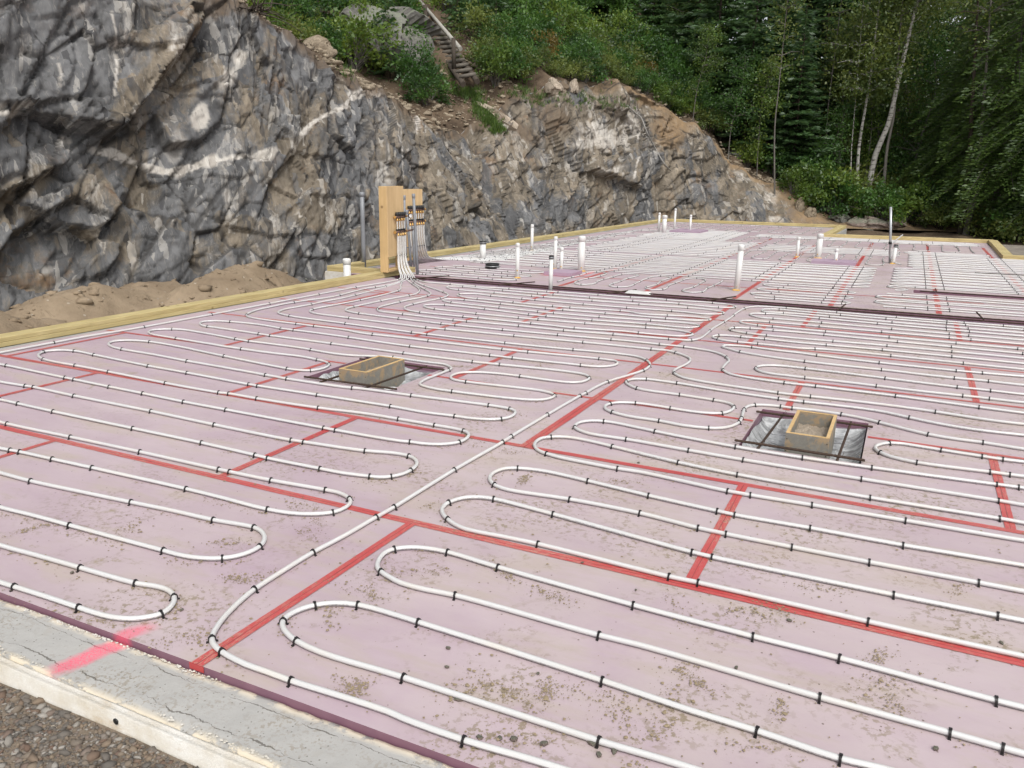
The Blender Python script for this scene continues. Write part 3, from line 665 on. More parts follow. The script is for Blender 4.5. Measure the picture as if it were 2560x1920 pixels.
def seg_n(i):
    L = math.hypot(CTRL[i + 1][0] - CTRL[i][0], CTRL[i + 1][1] - CTRL[i][1]); st = .6 if i < 1 else (.16 if i < 2 else (.040 if i < 9 else (.055 if i < 17 else .4)))
    return max(3, int(L / st))
S = catmull(CTRL, [seg_n(i) for i in range(len(CTRL) - 1)]); NS = len(S)
tang = np.gradient(S[:, :2], axis=0); tang /= np.linalg.norm(tang, axis=1)[:, None]
out = np.stack([-tang[:, 1], tang[:, 0]], 1)            # away from the building
ker = np.hanning(61); ker /= ker.sum()
out = np.stack([np.convolve(np.pad(out[:, k], 30, 'edge'), ker, 'valid') for k in (0, 1)], 1); out /= np.linalg.norm(out, axis=1)[:, None]
top = S[:, 3] + .22 * vnoise(np.stack([S[:, 0] * .9, S[:, 1] * .9, 0 * S[:, 0]], 1), 4) + .14 * vnoise(np.stack([S[:, 0] * 2.6, S[:, 1] * 2.6, 0 * S[:, 0]], 1), 5)
NTt = 168
T = np.linspace(0, 1, NTt)
PB = np.zeros((NS, NTt, 3)); zz = S[:, 2:3] + (top - S[:, 2])[:, None] * T[None]
sb = S[:, 4:5] * (T ** 1.15)[None]
PB[:, :, 0] = S[:, 0:1] + out[:, 0:1] * sb; PB[:, :, 1] = S[:, 1:2] + out[:, 1:2] * sb; PB[:, :, 2] = zz
flat = PB.reshape(-1, 3)
dx, dy = projD(flat)
def seg_dist(x, y, pts):
    d = np.full(len(x), 1e9)
    for (ax, ay), (bx, by) in zip(pts[:-1], pts[1:]):
        L2 = (bx - ax) ** 2 + (by - ay) ** 2; t = np.clip(((x - ax) * (bx - ax) + (y - ay) * (by - ay)) / L2, 0, 1)
        d = np.minimum(d, np.hypot(x - ax - t * (bx - ax), y - ay - t * (by - ay)))
    return d
def ell(x, y, cx, cy_, rx, ry, rot=0):
    c, s_ = math.cos(R(rot)), math.sin(R(rot)); a = ((x - cx) * c + (y - cy_) * s_) / rx; b = (-(x - cx) * s_ + (y - cy_) * c) / ry
    return np.clip(1.5 - np.hypot(a, b) * 1.25, 0, 1)
def inpoly(x, y, pts):
    r = np.zeros(len(x), bool)
    for (ax, ay), (bx, by) in zip(pts, pts[1:] + pts[:1]):
        c = ((ay > y) != (by > y)) & (x < (bx - ax) * (y - ay) / (by - ay + 1e-9) + ax); r ^= c
    return r
p1 = lambda L: [(x * .41676, y * .41676) for x, y in L]
p2 = lambda L: [(604.8 + x * .3646, y * .3646) for x, y in L]
p3 = lambda L: [(1296 + x * .41405, y * .41405) for x, y in L]
# jitter the traced outlines so that nothing reads as drawn
jx = dx + 14 * fbm(flat * 1.3, 4, 21); jy = dy + 14 * fbm(flat * 1.3, 4, 25)
# foliation frame: rock splits along planes rising to the right
th = R(52)
sarc = np.concatenate([[0], np.cumsum(np.linalg.norm(np.diff(S[:, :2], axis=0), axis=1))])
sa = np.repeat(sarc, NTt); za = flat[:, 2]; dep = sb.ravel()
al = sa * math.cos(th) + za * math.sin(th); ac = -sa * math.sin(th) + za * math.cos(th)
wob = fbm(flat * .5, 2, 33)
FR = np.stack([al * .42 + wob * .10, ac * .95 + wob * .10, dep * .25], 1)
disp = np.zeros(len(flat))
f1, id1 = facets(FR * .62, 101, .75, False); f2, id2, e2 = facets(FR * 1.45, 131, .9, False, True)
th2 = R(18); FR2 = np.stack([(sa * math.cos(th2) + za * math.sin(th2)) * .95, (-sa * math.sin(th2) + za * math.cos(th2)) * 1.5, dep * .3], 1)
f3, id3, e3 = facets(FR * 3.3, 171, 1.0, False, True); f5, id5, e5 = facets(FR2 * 1.15, 231, 1.0, False, True); f4, id4 = facets(FR * np.array([7.2, 8.3, 8.]), 191, 1.1, False)
amp = 1 - .35 * np.clip((sa - 42) / 10, 0, 1)
disp += amp * .85 * (.38 * f1 + .27 * f2 + .10 * f5 + .095 * f3 + .042 * f4 + .16 * fbm(flat * .35, 3, 9) + .022 * fbm(flat * 6, 3, 15))
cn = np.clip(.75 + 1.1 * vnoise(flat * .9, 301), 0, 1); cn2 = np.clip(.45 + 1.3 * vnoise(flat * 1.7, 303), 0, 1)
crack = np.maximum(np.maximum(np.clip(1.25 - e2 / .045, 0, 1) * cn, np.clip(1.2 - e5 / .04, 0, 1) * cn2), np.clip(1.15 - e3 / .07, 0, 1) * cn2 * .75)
disp -= .045 * crack
upper = inpoly(jx, jy, p1([(-900, -900), (1035, -900), (1040, 60), (1000, 200), (830, 400), (610, 650), (520, 730), (300, 690), (-100, 600), (-900, 500)]))
low = inpoly(jx, jy, p1([(-900, 560), (60, 620), (290, 740), (310, 880), (150, 950), (-40, 1040), (-900, 1400)]))
mid = inpoly(jx, jy, p1([(240, 1050), (420, 900), (600, 1080), (560, 1160), (470, 1200), (240, 1160)]))
outc = inpoly(jx, jy, p3([(-260, 320), (-20, 360), (130, 540), (215, 640), (200, 900), (190, 1010), (20, 930), (-160, 900), (-300, 640)]))
outd = inpoly(jx, jy, p3([(215, 640), (330, 860), (420, 900), (520, 1140), (200, 1190), (190, 900)]))
disp += .70 * upper + .42 * low + .25 * mid + .40 * outc + .2 * outd
fade = np.clip(T / .05, 0, 1)[None] * np.ones((NS, 1)); fade *= (1 - .55 * np.clip((T - .86) / .14, 0, 1))[None]
lowface = np.clip((top - S[:, 2]) / 2.6, .06, 1)[:, None] * np.clip(1.25 - (S[:, 1:2] - 30.5) / 2.2 * (S[:, 1:2] > 30.5), .3, 1)
disp = disp.reshape(NS, NTt) * fade * lowface
nrm = np.stack([-out[:, 0], -out[:, 1], np.full(NS, .28)], 1); nrm /= np.linalg.norm(nrm, axis=1)[:, None]
PC = PB + nrm[:, None, :] * disp[:, :, None]
PC[:, :, 2] += .03 * (id2.reshape(NS, NTt) - .5) * fade
dx, dy = projD(PC.reshape(-1, 3)); jx = dx + 9 * fbm(flat * 1.7, 4, 21); jy = dy + 9 * fbm(flat * 1.7, 4, 25)
# colour masks ---------------------------------------------------------------
vein = np.zeros(len(flat)); warm = np.zeros(len(flat)); dirt = np.zeros(len(flat))
wv = 5.5 + 5 * vnoise(flat * 1.1, 51) + 3 * vnoise(flat * 4, 52)
d = seg_dist(jx, jy, p1([(-60, 580), (0, 590), (150, 600), (260, 690), (380, 760), (560, 800), (690, 850), (900, 885), (1000, 870), (1100, 825), (1230, 825), (1420, 780), (1560, 700), (1650, 630), (1800, 530), (1866, 480)]) + p2([(290, 680), (420, 590), (500, 540), (580, 550)]))
vein = np.maximum(vein, np.clip((wv * 1.2 - d) / 2.5, 0, 1) * np.clip(1.15 + 1.3 * vnoise(flat * 1.6, 53), 0, 1))
for pl, w in ((p1([(575, 40), (600, 160), (608, 330), (600, 500)]), 2.4), (p1([(265, 200), (300, 300), (315, 400), (305, 560)]), 3.5), (p1([(1560, 980), (1550, 1120), (1555, 1270)]), 1.4), (p2([(400, 660), (405, 900)]), 1.3), (p2([(730, 820), (725, 1060)]), 1.4), (p3([(205, 640), (195, 800), (185, 930)]), 2.0)):
    d = seg_dist(dx + 5 * vnoise(flat * 2, 56), dy, pl); vein = np.maximum(vein, .75 * np.clip((w - d) / 2 + .5, 0, 1) * np.clip(.9 + vnoise(flat * 2.2, 57), 0, 1))
for cx, cy_, rx, ry, rot, v in [(1035, 605, 60, 95, 20, .95), (1175, 400, 120, 50, -50, .55), (1240, 305, 60, 45, -50, .8), (900, 760, 110, 120, 0, .4), (950, 890, 110, 40, 0, .6), (1090, 840, 65, 40, -20, .95), (1370, 800, 90, 40, -20, .9),
                                (1210, 1040, 60, 100, -10, .55), (1330, 1150, 60, 70, 20, .35), (30, 590, 60, 30, 10, .9), (340, 740, 70, 60, 40, .6), (900, 230, 22, 60, 10, .7), (220, 1400, 90, 50, -20, .35), (880, 60, 25, 60, 0, .4)]:
    vein = np.maximum(vein, v * ell(jx / .41676, jy / .41676, cx, cy_, rx, ry, rot))
X2, Y2 = (jx - 604.8) / .3646, jy / .3646
for cx, cy_, rx, ry, rot, v in [(480, 545, 110, 34, -20, .9), (820, 720, 26, 90, 12, .8), (620, 1020, 110, 80, 60, .5), (1290, 700, 190, 34, 35, .9), (1900, 800, 170, 130, 20, .62), (1780, 850, 90, 60, 0, .6), (1640, 520, 60, 30, 0, .6), (1730, 515, 14, 24, 0, .9), (2080, 760, 60, 160, 0, .55), (1960, 1010, 120, 40, -10, .6), (1950, 1230, 90, 70, -40, .45)]:
    vein = np.maximum(vein, v * ell(X2, Y2, cx, cy_, rx, ry, rot))
X3, Y3 = (jx - 1296) / .41405, jy / .41405
for cx, cy_, rx, ry, rot, v in [(110, 700, 110, 130, 10, .55), (40, 1060, 80, 60, -20, .4), (760, 920, 70, 40, 20, .5), (900, 1020, 60, 60, 30, .62), (930, 1140, 60, 24, 0, .6), (290, 450, 30, 60, 10, .6)]:
    vein = np.maximum(vein, v * ell(X3, Y3, cx, cy_, rx, ry, rot))
for cx, cy_, rx, ry, rot, v in [(130, 960, 210, 90, -25, .6), (780, 990, 130, 100, 0, .5), (830, 350, 230, 60, -45, .5), (650, 560, 120, 60, -50, .5), (1300, 560, 200, 220, -50, .35), (400, 1250, 300, 80, 10, .25), (1680, 1100, 140, 160, 0, .35), (700, 1100, 120, 70, 0, .2)]:
    warm = np.maximum(warm, v * ell(jx / .41676, jy / .41676, cx, cy_, rx, ry, rot))
cool = ell(jx / .41676, jy / .41676, 330, 260, 420, 330, 0) * .34 + ell(X2, Y2, 60, 420, 200, 200, 0) * .3 + ell(X2, Y2, 1620, 1250, 330, 110, -10) * .4 + ell(X2, Y2, 200, 1450, 160, 120, 0) * .45 + ell(X3, Y3, 560, 1010, 160, 110, 0) * .3
warm -= cool
warm += .27 * np.clip((flat[:, 1] - 13.5) / 6, 0, 1) * (flat[:, 1] < 26.5)
warm += .24 * (flat[:, 1] >= 26.5) - .10 * np.clip((13 - flat[:, 1]) / 4, 0, 1)
for cx, cy_, rx, ry, rot, v in [(380, 660, 130, 160, 30, .85), (960, 900, 60, 140, 0, .45), (880, 880, 130, 90, 30, .4), (1090, 1080, 160, 120, 20, .95), (700, 790, 150, 60, 30, .9), (1010, 980, 200, 130, 30, .9), (830, 850, 220, 70, 25, .9), (330, 480, 80, 70, 0, .8), (830, 1090, 160, 80, 0, .35)]:
    dirt = np.maximum(dirt, v * ell(X3, Y3, cx, cy_, rx, ry, rot))
for cx, cy_, rx, ry, rot, v in [(1620, 690, 170, 120, 30, .7), (1440, 780, 190, 60, 35, .7), (900, 540, 330, 50, 20, .7), (1180, 900, 120, 60, 30, .35)]:
    dirt = np.maximum(dirt, v * ell(X2, Y2, cx, cy_, rx, ry, rot))
tt = np.tile(T, NS); dirt = np.maximum(dirt, np.clip((tt - .90 + .10 * fbm(flat * 1.6, 4, 77)) / .08, 0, 1) * .95)
dirt = np.maximum(dirt, np.clip((.10 - tt + .09 * fbm(flat * 1.2, 4, 78)) / .08, 0, 1) * .35)
dirt = np.maximum(dirt, np.repeat(np.clip((2.0 - (top - S[:, 2])) / .8, 0, 1) * (S[:, 1] > 30), NTt) * .9)
vs = .55 * vnoise(flat * np.array([5., 5., 3.]), 311) + .35 * vnoise(flat * 13, 313); vein = np.clip((vein - .36 + .55 * vs) / .14, 0, 1) * np.clip(vein * 1.3, 0, 1)
dirt = np.clip((dirt - .35 + .4 * vs) / .2, 0, 1) * np.clip(dirt * 1.2, 0, 1)
cols = np.stack([vein, warm, dirt], 1)
ii = np.arange(NS * NTt).reshape(NS, NTt)
Fq = np.stack([ii[:-1, :-1], ii[:-1, 1:], ii[1:, 1:], ii[1:, :-1]], -1).reshape(-1, 4)
cliff = obj('rock_cliff', npmesh('rock_cliff', PC.reshape(-1, 3), Fq, False, cols=cols, colname='mask', cols2=('tone', np.stack([.5 * id2 + .3 * id1 + .2 * id5, id3, crack], 1))), M['rock'], kind='structure')
# hillside above the face -----------------------------------------------------
RW = np.concatenate([[0, .12, .25, .4, .6, .8], np.arange(1.05, 7, .28), np.arange(7, 20, .8), np.arange(20, 62, 4)])
step = 2 if NS < 100000 else 1
idx = np.unique(np.concatenate([np.arange(0, NS, 3), [NS - 1]]))
TP = PC[idx, -1]; SL = np.tan(np.radians(S[idx, 5])); O = out[idx]
HS = TP[:, None, :] + np.concatenate([O[:, None, :] * RW[None, :, None], np.zeros((len(idx), len(RW), 1))], 2)
prof = np.where(RW < 18, RW, 18 + (RW - 18) * .35)
HS[:, :, 2] += SL[:, None] * prof[None]
hf = HS.reshape(-1, 3); hd = .30 * fbm(hf * np.array([.55, .55, 0]), 4, 81) + .12 * fbm(hf * np.array([2.1, 2.1, 0]), 4, 83) + .05 * fbm(hf * np.array([6, 6, 0]), 3, 85)
HS[:, :, 2] += hd.reshape(len(idx), len(RW)) * np.clip(RW / .8, 0, 1)[None] * (.5 + .5 * np.clip(SL / .35, 0, 1))[:, None] * 1.6
ii = np.arange(HS.shape[0] * HS.shape[1]).reshape(HS.shape[:2])
Fh_ = np.stack([ii[:-1, :-1], ii[:-1, 1:], ii[1:, 1:], ii[1:, :-1]], -1).reshape(-1, 4)
hill = obj('hillside', npmesh('hillside', HS.reshape(-1, 3), Fh_, True), M['soil'], kind='structure')
hv = [Vector(p) for p in HS.reshape(-1, 3)]
BV = BVHTree.FromPolygons(hv, [tuple(f) for f in Fh_.tolist()])
BVC = BVHTree.FromPolygons([Vector(p) for p in PC.reshape(-1, 3)], [tuple(f) for f in Fq.tolist()])
def ground_z(u, v):
    best = None
    for b in (BV, BVC):
        h = b.ray_cast(Vector((u, v, 60)), Vector((0, 0, -1)))
        if h[0] is not None: best = h[0].z if best is None else max(best, h[0].z)
    return -.6 if best is None else best
def cast(c, x, y):
    """where the line of sight of a survey reading meets the slope or the rock"""
    d = ray(c, x, y).normalized(); o = Vector((0, 0, H)); r = None
    for b in (BV, BVC):
        h = b.ray_cast(o, d)
        if h[0] is not None and (r is None or h[3] < r[1]): r = (h[0], h[3])
    return r[0] if r else None
# sand heap beside the slab ----------------------------------------------------
def mound(name, label, cx, cy_, rx, ry, h, rot, mat, seed, n=90, base=-.72, peaks=((0, 0, 1., 1.),)):
    g = np.linspace(-1.1, 1.1, n); X, Y = np.meshgrid(g, g); P = np.stack([X.ravel() * rx, Y.ravel() * ry, 0 * X.ravel()], 1)
    z = 0
    for (px, py, ph, pw) in peaks: z = np.maximum(z, ph * np.exp(-(((X - px) / (.42 * pw)) ** 2 + ((Y - py) / (.45 * pw)) ** 2).ravel()))
    P[:, 2] = z * h + .10 * fbm(P * 1.1, 4, seed) + .09 * fbm(P * 3.5, 5, seed + 3) + .06 * np.abs(fbm(P * 8, 3, seed + 5)) - .12 * (np.hypot(X, Y).ravel() > .95)
    i = np.arange(n * n).reshape(n, n); Fq = np.stack([i[:-1, :-1], i[:-1, 1:], i[1:, 1:], i[1:, :-1]], -1).reshape(-1, 4)
    o = obj(name, npmesh(name, P, Fq, True), mat); o.location = (cx, cy_, base); o.rotation_euler = (0, 0, R(rot)); setp(o, label=label, category='heap'); return o
mound('sand_heap', 'long brown sand heap between the timber edge and the rock wall', -8.95, 7.6, 1.45, 4.4, .80, 3, M['sand'], 301, 130, -.66, ((.15, .30, 1.0, .9), (-.2, -.25, .86, 1.2), (-.3, .05, .8, 1.1), (.1, -.75, .98, 1.2)))
mound('soil_berm', 'low ridge of brown soil at the foot of the rock behind the plywood boards', -8.95, 15.2, .62, 4.2, .62, 0, M['sand'], 341, 90, -.62, ((0, -.3, 1, 1.), (0, .3, .75, 1.2)))
mound('soil_berm', 'bare brown soil ridge at the right end of the back timber', 4.6, 25.2, 2.8, 2.0, .75, 0, M['sand'], 361, 70, -.72, ((0, 0, .8, 1.2), (-.3, .2, .6, 1.), (.4, 0, .9, 1.2)))

mo = bpy.data.objects['sand_heap']; mm = Matrix.Translation(mo.location) @ Matrix.Rotation(mo.rotation_euler.z, 4, 'Z')
BVM = BVHTree.FromPolygons([mm @ v.co for v in mo.data.vertices], [tuple(p.vertices) for p in mo.data.polygons])

# ------------------------------------------------------------------ heating tubes with their clips
TR = .0099
def parse(s, z=.0122):
    """'c4 0,565 80,590 / w -6.5,2.0' -> ground points; m x,y,z gives points off the floor"""
    out = []
    for part in s.replace('\n', ' ').split('/'):
        tk = part.split()
        if not tk: continue
        c = tk[0]
        for q in tk[1:]:
            f = [float(x) for x in q.split(',')]
            if c == 'w': out.append(Vector((f[0], f[1], z)))
            elif c == 'g': out.append(G(f[0], f[1], z))
            elif c == 'm': out.append(Vector(f))
            else:
                p = at(c, f[0], f[1], z); out.append(p)
    return out
def smooth(P, st=.055):
    """centripetal spline through the points, dense only where it bends"""
    Q = [P[0]]
    for p in P[1:]:
        if (p - Q[-1]).length > (.03 if p.z < .03 else .012): Q.append(p)
    k = 1
    while k < len(Q) - 1:                     # readings from two overlapping details can step back
        a, b = Q[k] - Q[k - 1], Q[k + 1] - Q[k]
        if Q[k].z < .03 and a.length > 1e-6 and a.angle(b, 0) > 2.3: Q.pop(k + 1 if (Q[k + 1] - Q[k - 1]).length < a.length else k); k = max(1, k - 1)
        else: k += 1
    P = [2 * Q[0] - Q[1]] + Q + [2 * Q[-1] - Q[-2]]; out = []
    for i in range(1, len(P) - 2):
        p0, p1_, p2_, p3_ = P[i - 1:i + 3]; L = (p2_ - p1_).length
        d1 = max(1e-4, (p1_ - p0).length) ** .5; d2 = max(1e-4, L) ** .5; d3 = max(1e-4, (p3_ - p2_).length) ** .5
        m1 = (p1_ - p0) / d1 - (p2_ - p0) / (d1 + d2) + (p2_ - p1_) / d2
        m2 = (p2_ - p1_) / d2 - (p3_ - p1_) / (d2 + d3) + (p3_ - p2_) / d3
        m1 *= d2; m2 *= d2
        straight = L > .3 and m1.angle(p2_ - p1_, 1) < .03 and m2.angle(p2_ - p1_, 1) < .03
        n = max(2, int(L / (.5 if straight else st)))
        for k in range(n):
            t = k / n; h = t * t * t; g = t * t
            out.append(p1_ * (2 * h - 3 * g + 1) + m1 * (h - 2 * g + t) + p2_ * (3 * g - 2 * h) + m2 * (h - g))
    out.append(P[-2]); return out
def tube_mesh(name, pts, r=TR, n=8):
    P = np.array([tuple(p) for p in pts]); t = np.gradient(P, axis=0); t /= np.linalg.norm(t, axis=1)[:, None] + 1e-9
    V = []; UV = []; L = np.concatenate([[0], np.cumsum(np.linalg.norm(np.diff(P, axis=0), axis=1))]); off = random.uniform(0, 40)
    upv = np.array([0, 0, 1.])
    side = np.cross(t, upv); ln = np.linalg.norm(side, axis=1); prev = np.array([0, 1., 0])
    for i in range(len(P)):
        if ln[i] > .25: side[i] /= ln[i]; prev = side[i]
        else: s_ = prev - t[i] * (prev @ t[i]); side[i] = s_ / np.linalg.norm(s_)
    nv = np.cross(side, t)
    an = np.linspace(0, 2 * np.pi, n + 1)
    ring = P[:, None] + r * (np.cos(an)[None, :, None] * side[:, None] + np.sin(an)[None, :, None] * nv[:, None])
    UV = np.stack([np.repeat(L + off, n + 1), np.tile(an / 2 / np.pi + .25, len(P))], 1)
    i = np.arange(len(P) * (n + 1)).reshape(len(P), n + 1)
    Fq = np.stack([i[:-1, :-1], i[1:, :-1], i[1:, 1:], i[:-1, 1:]], -1).reshape(-1, 4)
    return npmesh(name, ring.reshape(-1, 3), Fq, True, uv=UV), L
def clip_mesh(lo=False):
    mb = MB(); r0, r1, w = TR + .0006, TR + .0036, (.0038 if not lo else .005); n = 4 if lo else 7; z0 = 0.0122
    an = [math.pi * k / n for k in range(n + 1)]
    inn = [(r0 * math.cos(a), z0 + r0 * math.sin(a)) for a in an]; ou = [(r1 * math.cos(a), z0 + r1 * math.sin(a)) for a in an]
    inn = [(r0, .0)] + inn + [(-r0, .0)]; ou = [(r1 + .001, .0)] + ou + [(-r1 - .001, .0)]
    V = []; F = []
    for x in (-w, w):
        for (a, b), (c, d) in zip(inn, ou): V += [(x, a, b), (x, c, d)]
    k = len(inn); 
    for i in range(k - 1):
        a, b, c, d = 2 * i, 2 * i + 1, 2 * i + 3, 2 * i + 2; o = 2 * k
        F += [(a, b, c, d), (o + d, o + c, o + b, o + a), (b, o + b, o + c, c), (a, d, o + d, o + a)]
    mb.add(V, F)
    if not lo:
        mb.box((-.0045, r1 - .001, .0), (.0045, r1 + .006, .0035)); mb.box((-.0045, -r1 - .006, .0), (.0045, -r1 + .001, .0035))
        mb.box((-.005, -.005, z0 + r1 - .001), (.005, .005, z0 + r1 + .0012))
    return mb.me('tube_clip')
CLIP = clip_mesh(); CLIP.materials.append(M['clip']); CLIPLO = clip_mesh(True)
SEAMU_N = lambda v: SEAM[max(0, min(6, sum(1 for q in VROW[1:-1] if v - kk(v) > q)))] if v < 10.3 else [-6.8, -5.6, -4.38, -3.16, -1.95, -.77, .45, 1.62, 2.9]
TUBES_N = [0]
def heating_tube(label, P, near=True, explicit=None, gapmax=.62, group='white heating tubes clipped to the floor', ends=True, lead_z=True, st=.055):
    pts = smooth(P, st); me, L = tube_mesh('heating_tube', pts, n=9 if near else 6)
    o = obj('heating_tube', me, M['tube']); setp(o, label=label, category='heating tube', group=group)
    A = np.array([tuple(p) for p in pts]); tg = np.gradient(A, axis=0); tg /= np.linalg.norm(tg, axis=1)[:, None] + 1e-9
    pos = []
    if explicit:
        for q in explicit: i = int(np.argmin(np.linalg.norm(A[:, :2] - np.array([q.x, q.y]), axis=1))); pos.append(L[i])
    nex = len(pos)
    # pairs of clips either side of every taped seam that the tube crosses
    for i in range(len(A) - 1):
        if A[i, 2] > .03: continue
        for su in SEAMU_N((A[i, 1] + A[i + 1, 1]) / 2):
            a, b = A[i, 0] - su, A[i + 1, 0] - su
            if a * b < 0 and abs(tg[i, 0]) > .8:
                s0 = L[i] + (L[i + 1] - L[i]) * a / (a - b); hw = random.uniform(.075, .125) if near else .12
                if not (explicit and any(abs(q - s0) < .22 for q in pos[:nex])): pos += [s0 - hw, s0 + hw]
    pos = sorted(p for p in pos if 0.05 < p < L[-1] - .03); k = []
    for p in pos:
        if not k or p - k[-1] > .05: k.append(p)
    pos = [.25] + k + [L[-1] - .2]; full = []
    cur = np.concatenate([[0], np.cumsum(np.linalg.norm(np.diff(tg, axis=0), axis=1))])
    for a, b in zip(pos[:-1], pos[1:]):
        full.append(a); bend = np.interp(b, L, cur) - np.interp(a, L, cur)
        n = int((b - a) / (gapmax * (1.6 if explicit else 1))); n = max(n, int(bend / 1.3)) if near and not explicit else n
        for j in range(1, n + 1): full.append(a + (b - a) * (j + random.uniform(-.12, .12)) / (n + 1))
    full.append(pos[-1]); lo = MB() if not near else None; cnt = 0; V = []; F = []
    base = np.array([tuple(v.co) for v in CLIPLO.vertices]); bf = [tuple(p.vertices) for p in CLIPLO.polygons]
    for s0 in full:
        p = np.array([np.interp(s0, L, A[:, j]) for j in range(3)]); t = np.array([np.interp(s0, L, tg[:, j]) for j in range(3)])
        if p[2] > .02: continue
        ang = math.atan2(t[1], t[0])
        seen = math.hypot(p[0], p[1]) < 11 and p[1] > 1.2
        if near and cnt < 298 and seen:
            c = link(bpy.data.objects.new('tube_clip', CLIP)); adopt(c, o); c.matrix_local = Matrix.Translation((p[0], p[1], .0)) @ Matrix.Rotation(ang + random.uniform(-.12, .12), 4, 'Z'); cnt += 1
        else:
            c_, s_ = math.cos(ang), math.sin(ang); n0 = len(V)
            V += [(p[0] + x * c_ - y * s_, p[1] + x * s_ + y * c_, z) for x, y, z in base]; F += [tuple(i + n0 for i in f) for f in bf]
    if V:
        m2 = bpy.data.meshes.new('tube_clip'); m2.from_pydata(V, [], F); obj('tube_clip', m2, M['clip'], o, kind='stuff')
    return o
CL = lambda s: [p for p in parse(s)]
W0, W1 = '-6.62', '5.0'

# tube A: lead -> left edge -> all loops of the left field -> back
# floor ends of the eight leads hanging from the front manifold
LEAD = [(-6.80 + .012 * k, 10.14 + .05 * k) for k in range(8)]
LH = [(-6.87 + .009 * k, 10.27 + .043 * k) for k in range(8)]   # at the manifold bars
def lead(k, up=True):
    """tube from the manifold bar down to the floor; even = upper bar, odd = lower bar"""
    i = k // 2; zt = .845 if k % 2 == 0 else .625
    y = 10.29 + .075 * i; x = -6.858 + (.0 if k % 2 == 0 else .016) - .125 * (y - 10.2525)
    fx, fy = -6.66 + .022 * k, 10.02 + .025 * k
    return [Vector((x, y, zt)), Vector((x + .004, y - .005, .5 if k % 2 == 0 else .42)), Vector((x + .012, y - .02, .30)), Vector((x + .07 + .012 * i, y - .09, .14)),
            Vector(((fx * 2 + x) / 3 + .03, (fy * 2 + y) / 3, .035)), Vector((fx, fy, 0.0122))]
rev = lambda L_: list(reversed(L_))
PA = lead(0) + parse('''P4 670,1055 340,1110 80,1160 / c1 735,270 530,303 290,347 10,400 / w -6.83,3.4 -6.80,2.3 -6.72,1.86 -6.50,1.71 -6.2,1.70 /
 c4 0,565 80,590 240,640 435,705 560,745 640,761 730,767 810,759 890,740 940,705 963,665 955,630 915,602 850,585 750,570 600,530 445,485 200,415 0,360 /
 w -4.4,1.91 -6.2,1.93 -6.44,1.97 -6.5,2.04 -6.42,2.12 -6.2,2.15 -4.4,2.15 / c4 0,150 170,192 385,250 650,322 905,390 980,411 1060,426 1145,433 1230,432 1310,420 1380,398 1435,368 1462,330 1455,295 1425,270 1380,255 1300,240 1180,220 960,170 725,122 450,65 170,5 / c1 0,1065 /
 w -5.0,2.43 -6.2,2.44 -6.44,2.48 -6.5,2.55 -6.44,2.64 -6.2,2.67 -5.2,2.67 / c1 0,930 110,950 290,990 510,1038 780,1098 1030,1155 1260,1212 1400,1250 1480,1268 1600,1288 1720,1294 1840,1285 1910,1258 1940,1225 1915,1195 1870,1175 1800,1160 1500,1107 1270,1060 1210,1047 775,950 390,868 40,795 /
 w -5.5,2.97 -6.2,2.98 -6.46,3.02 -6.52,3.12 -6.45,3.22 -6.2,3.26 / c1 0,661 100,683 295,727 735,820 1115,900 1410,968 1480,985 1770,1043 1900,1068 2045,1085 / c2 65,1359 140,1363 215,1358 290,1342 350,1315 390,1278 388,1248 360,1225 310,1208 200,1192 35,1180 / c1 1680,895 1610,885 1185,800 835,725 410,640 185,592 140,585 0,562 /
 w -6.4,3.6 -6.58,3.68 -6.58,3.82 -6.45,3.9 / c1 0,466 35,472 360,540 410,550 605,590 790,627 1015,673 1250,717 1790,818 1855,830 2212,890 / c2 170,1092 345,1118 430,1130 510,1135 600,1133 685,1120 735,1095 752,1072 735,1050 690,1035 620,1020 515,1003 265,960 0,918 / c1 1760,707 1420,655 1265,628 1210,622 915,570 600,507 415,472 300,452 240,437 212,420 225,402 260,393 320,388 410,392 520,413 820,475 1035,513 1375,577 1425,585 1755,635 2160,698 /
 c2 215,872 450,915 655,940 760,955 870,963 975,960 1040,945 1072,920 1068,903 1035,890 970,877 890,865 620,830 355,797 0,750 / c1 1910,593 1570,543 1510,532 1175,472 1020,445 850,412 700,387 625,370 600,355 615,342 660,335 730,334 820,340 1000,370 1150,402 1275,428 1520,477 1645,498 1725,500 1790,488 1820,468 1800,452 1740,437 1660,422 1490,402 1230,365 1185,357 925,315 850,302 822,291 835,279 880,273 990,273 1110,290 1310,327 1355,335 1640,372 1855,408 1960,418 2050,421 2140,424 /
 c2 70,525 185,530 270,540 355,553 480,570 570,580 610,593 632,608 620,620 590,632 535,655 475,677 430,700 413,718 440,733 525,753 680,775 840,795 1010,815 1175,828 1250,828 1310,818 1345,800 1330,785 1290,773 1225,760 990,733 750,705 655,690 628,677 635,660 665,648 710,640 800,637 950,646 1125,667 1350,698 1460,708 1530,704 1575,688 1585,672 1565,657 1520,645 1475,638 1350,622 905,578 845,572 440,523 15,467 /
 c1 2000,373 1655,328 1480,305 1435,298 1335,283 1185,262 1120,252 1105,240 1120,231 1160,227 1215,227 1350,237 1470,252 1580,272 1610,275 1900,313 2080,340 / c2 105,425 365,460 700,498 965,528 1020,535 1430,578 1600,596 1690,598 1760,588 1782,573 1765,558 1710,550 1595,537 1120,493 1060,487 720,450 310,400 0,365 /
 c1 1905,275 1700,250 1665,245 1540,230 1420,213 1380,205 1362,195 1375,183 1420,166 1500,148 1570,133 1700,112 1820,96 / P4 510,1108 600,1096 725,1073''') + rev(lead(2))
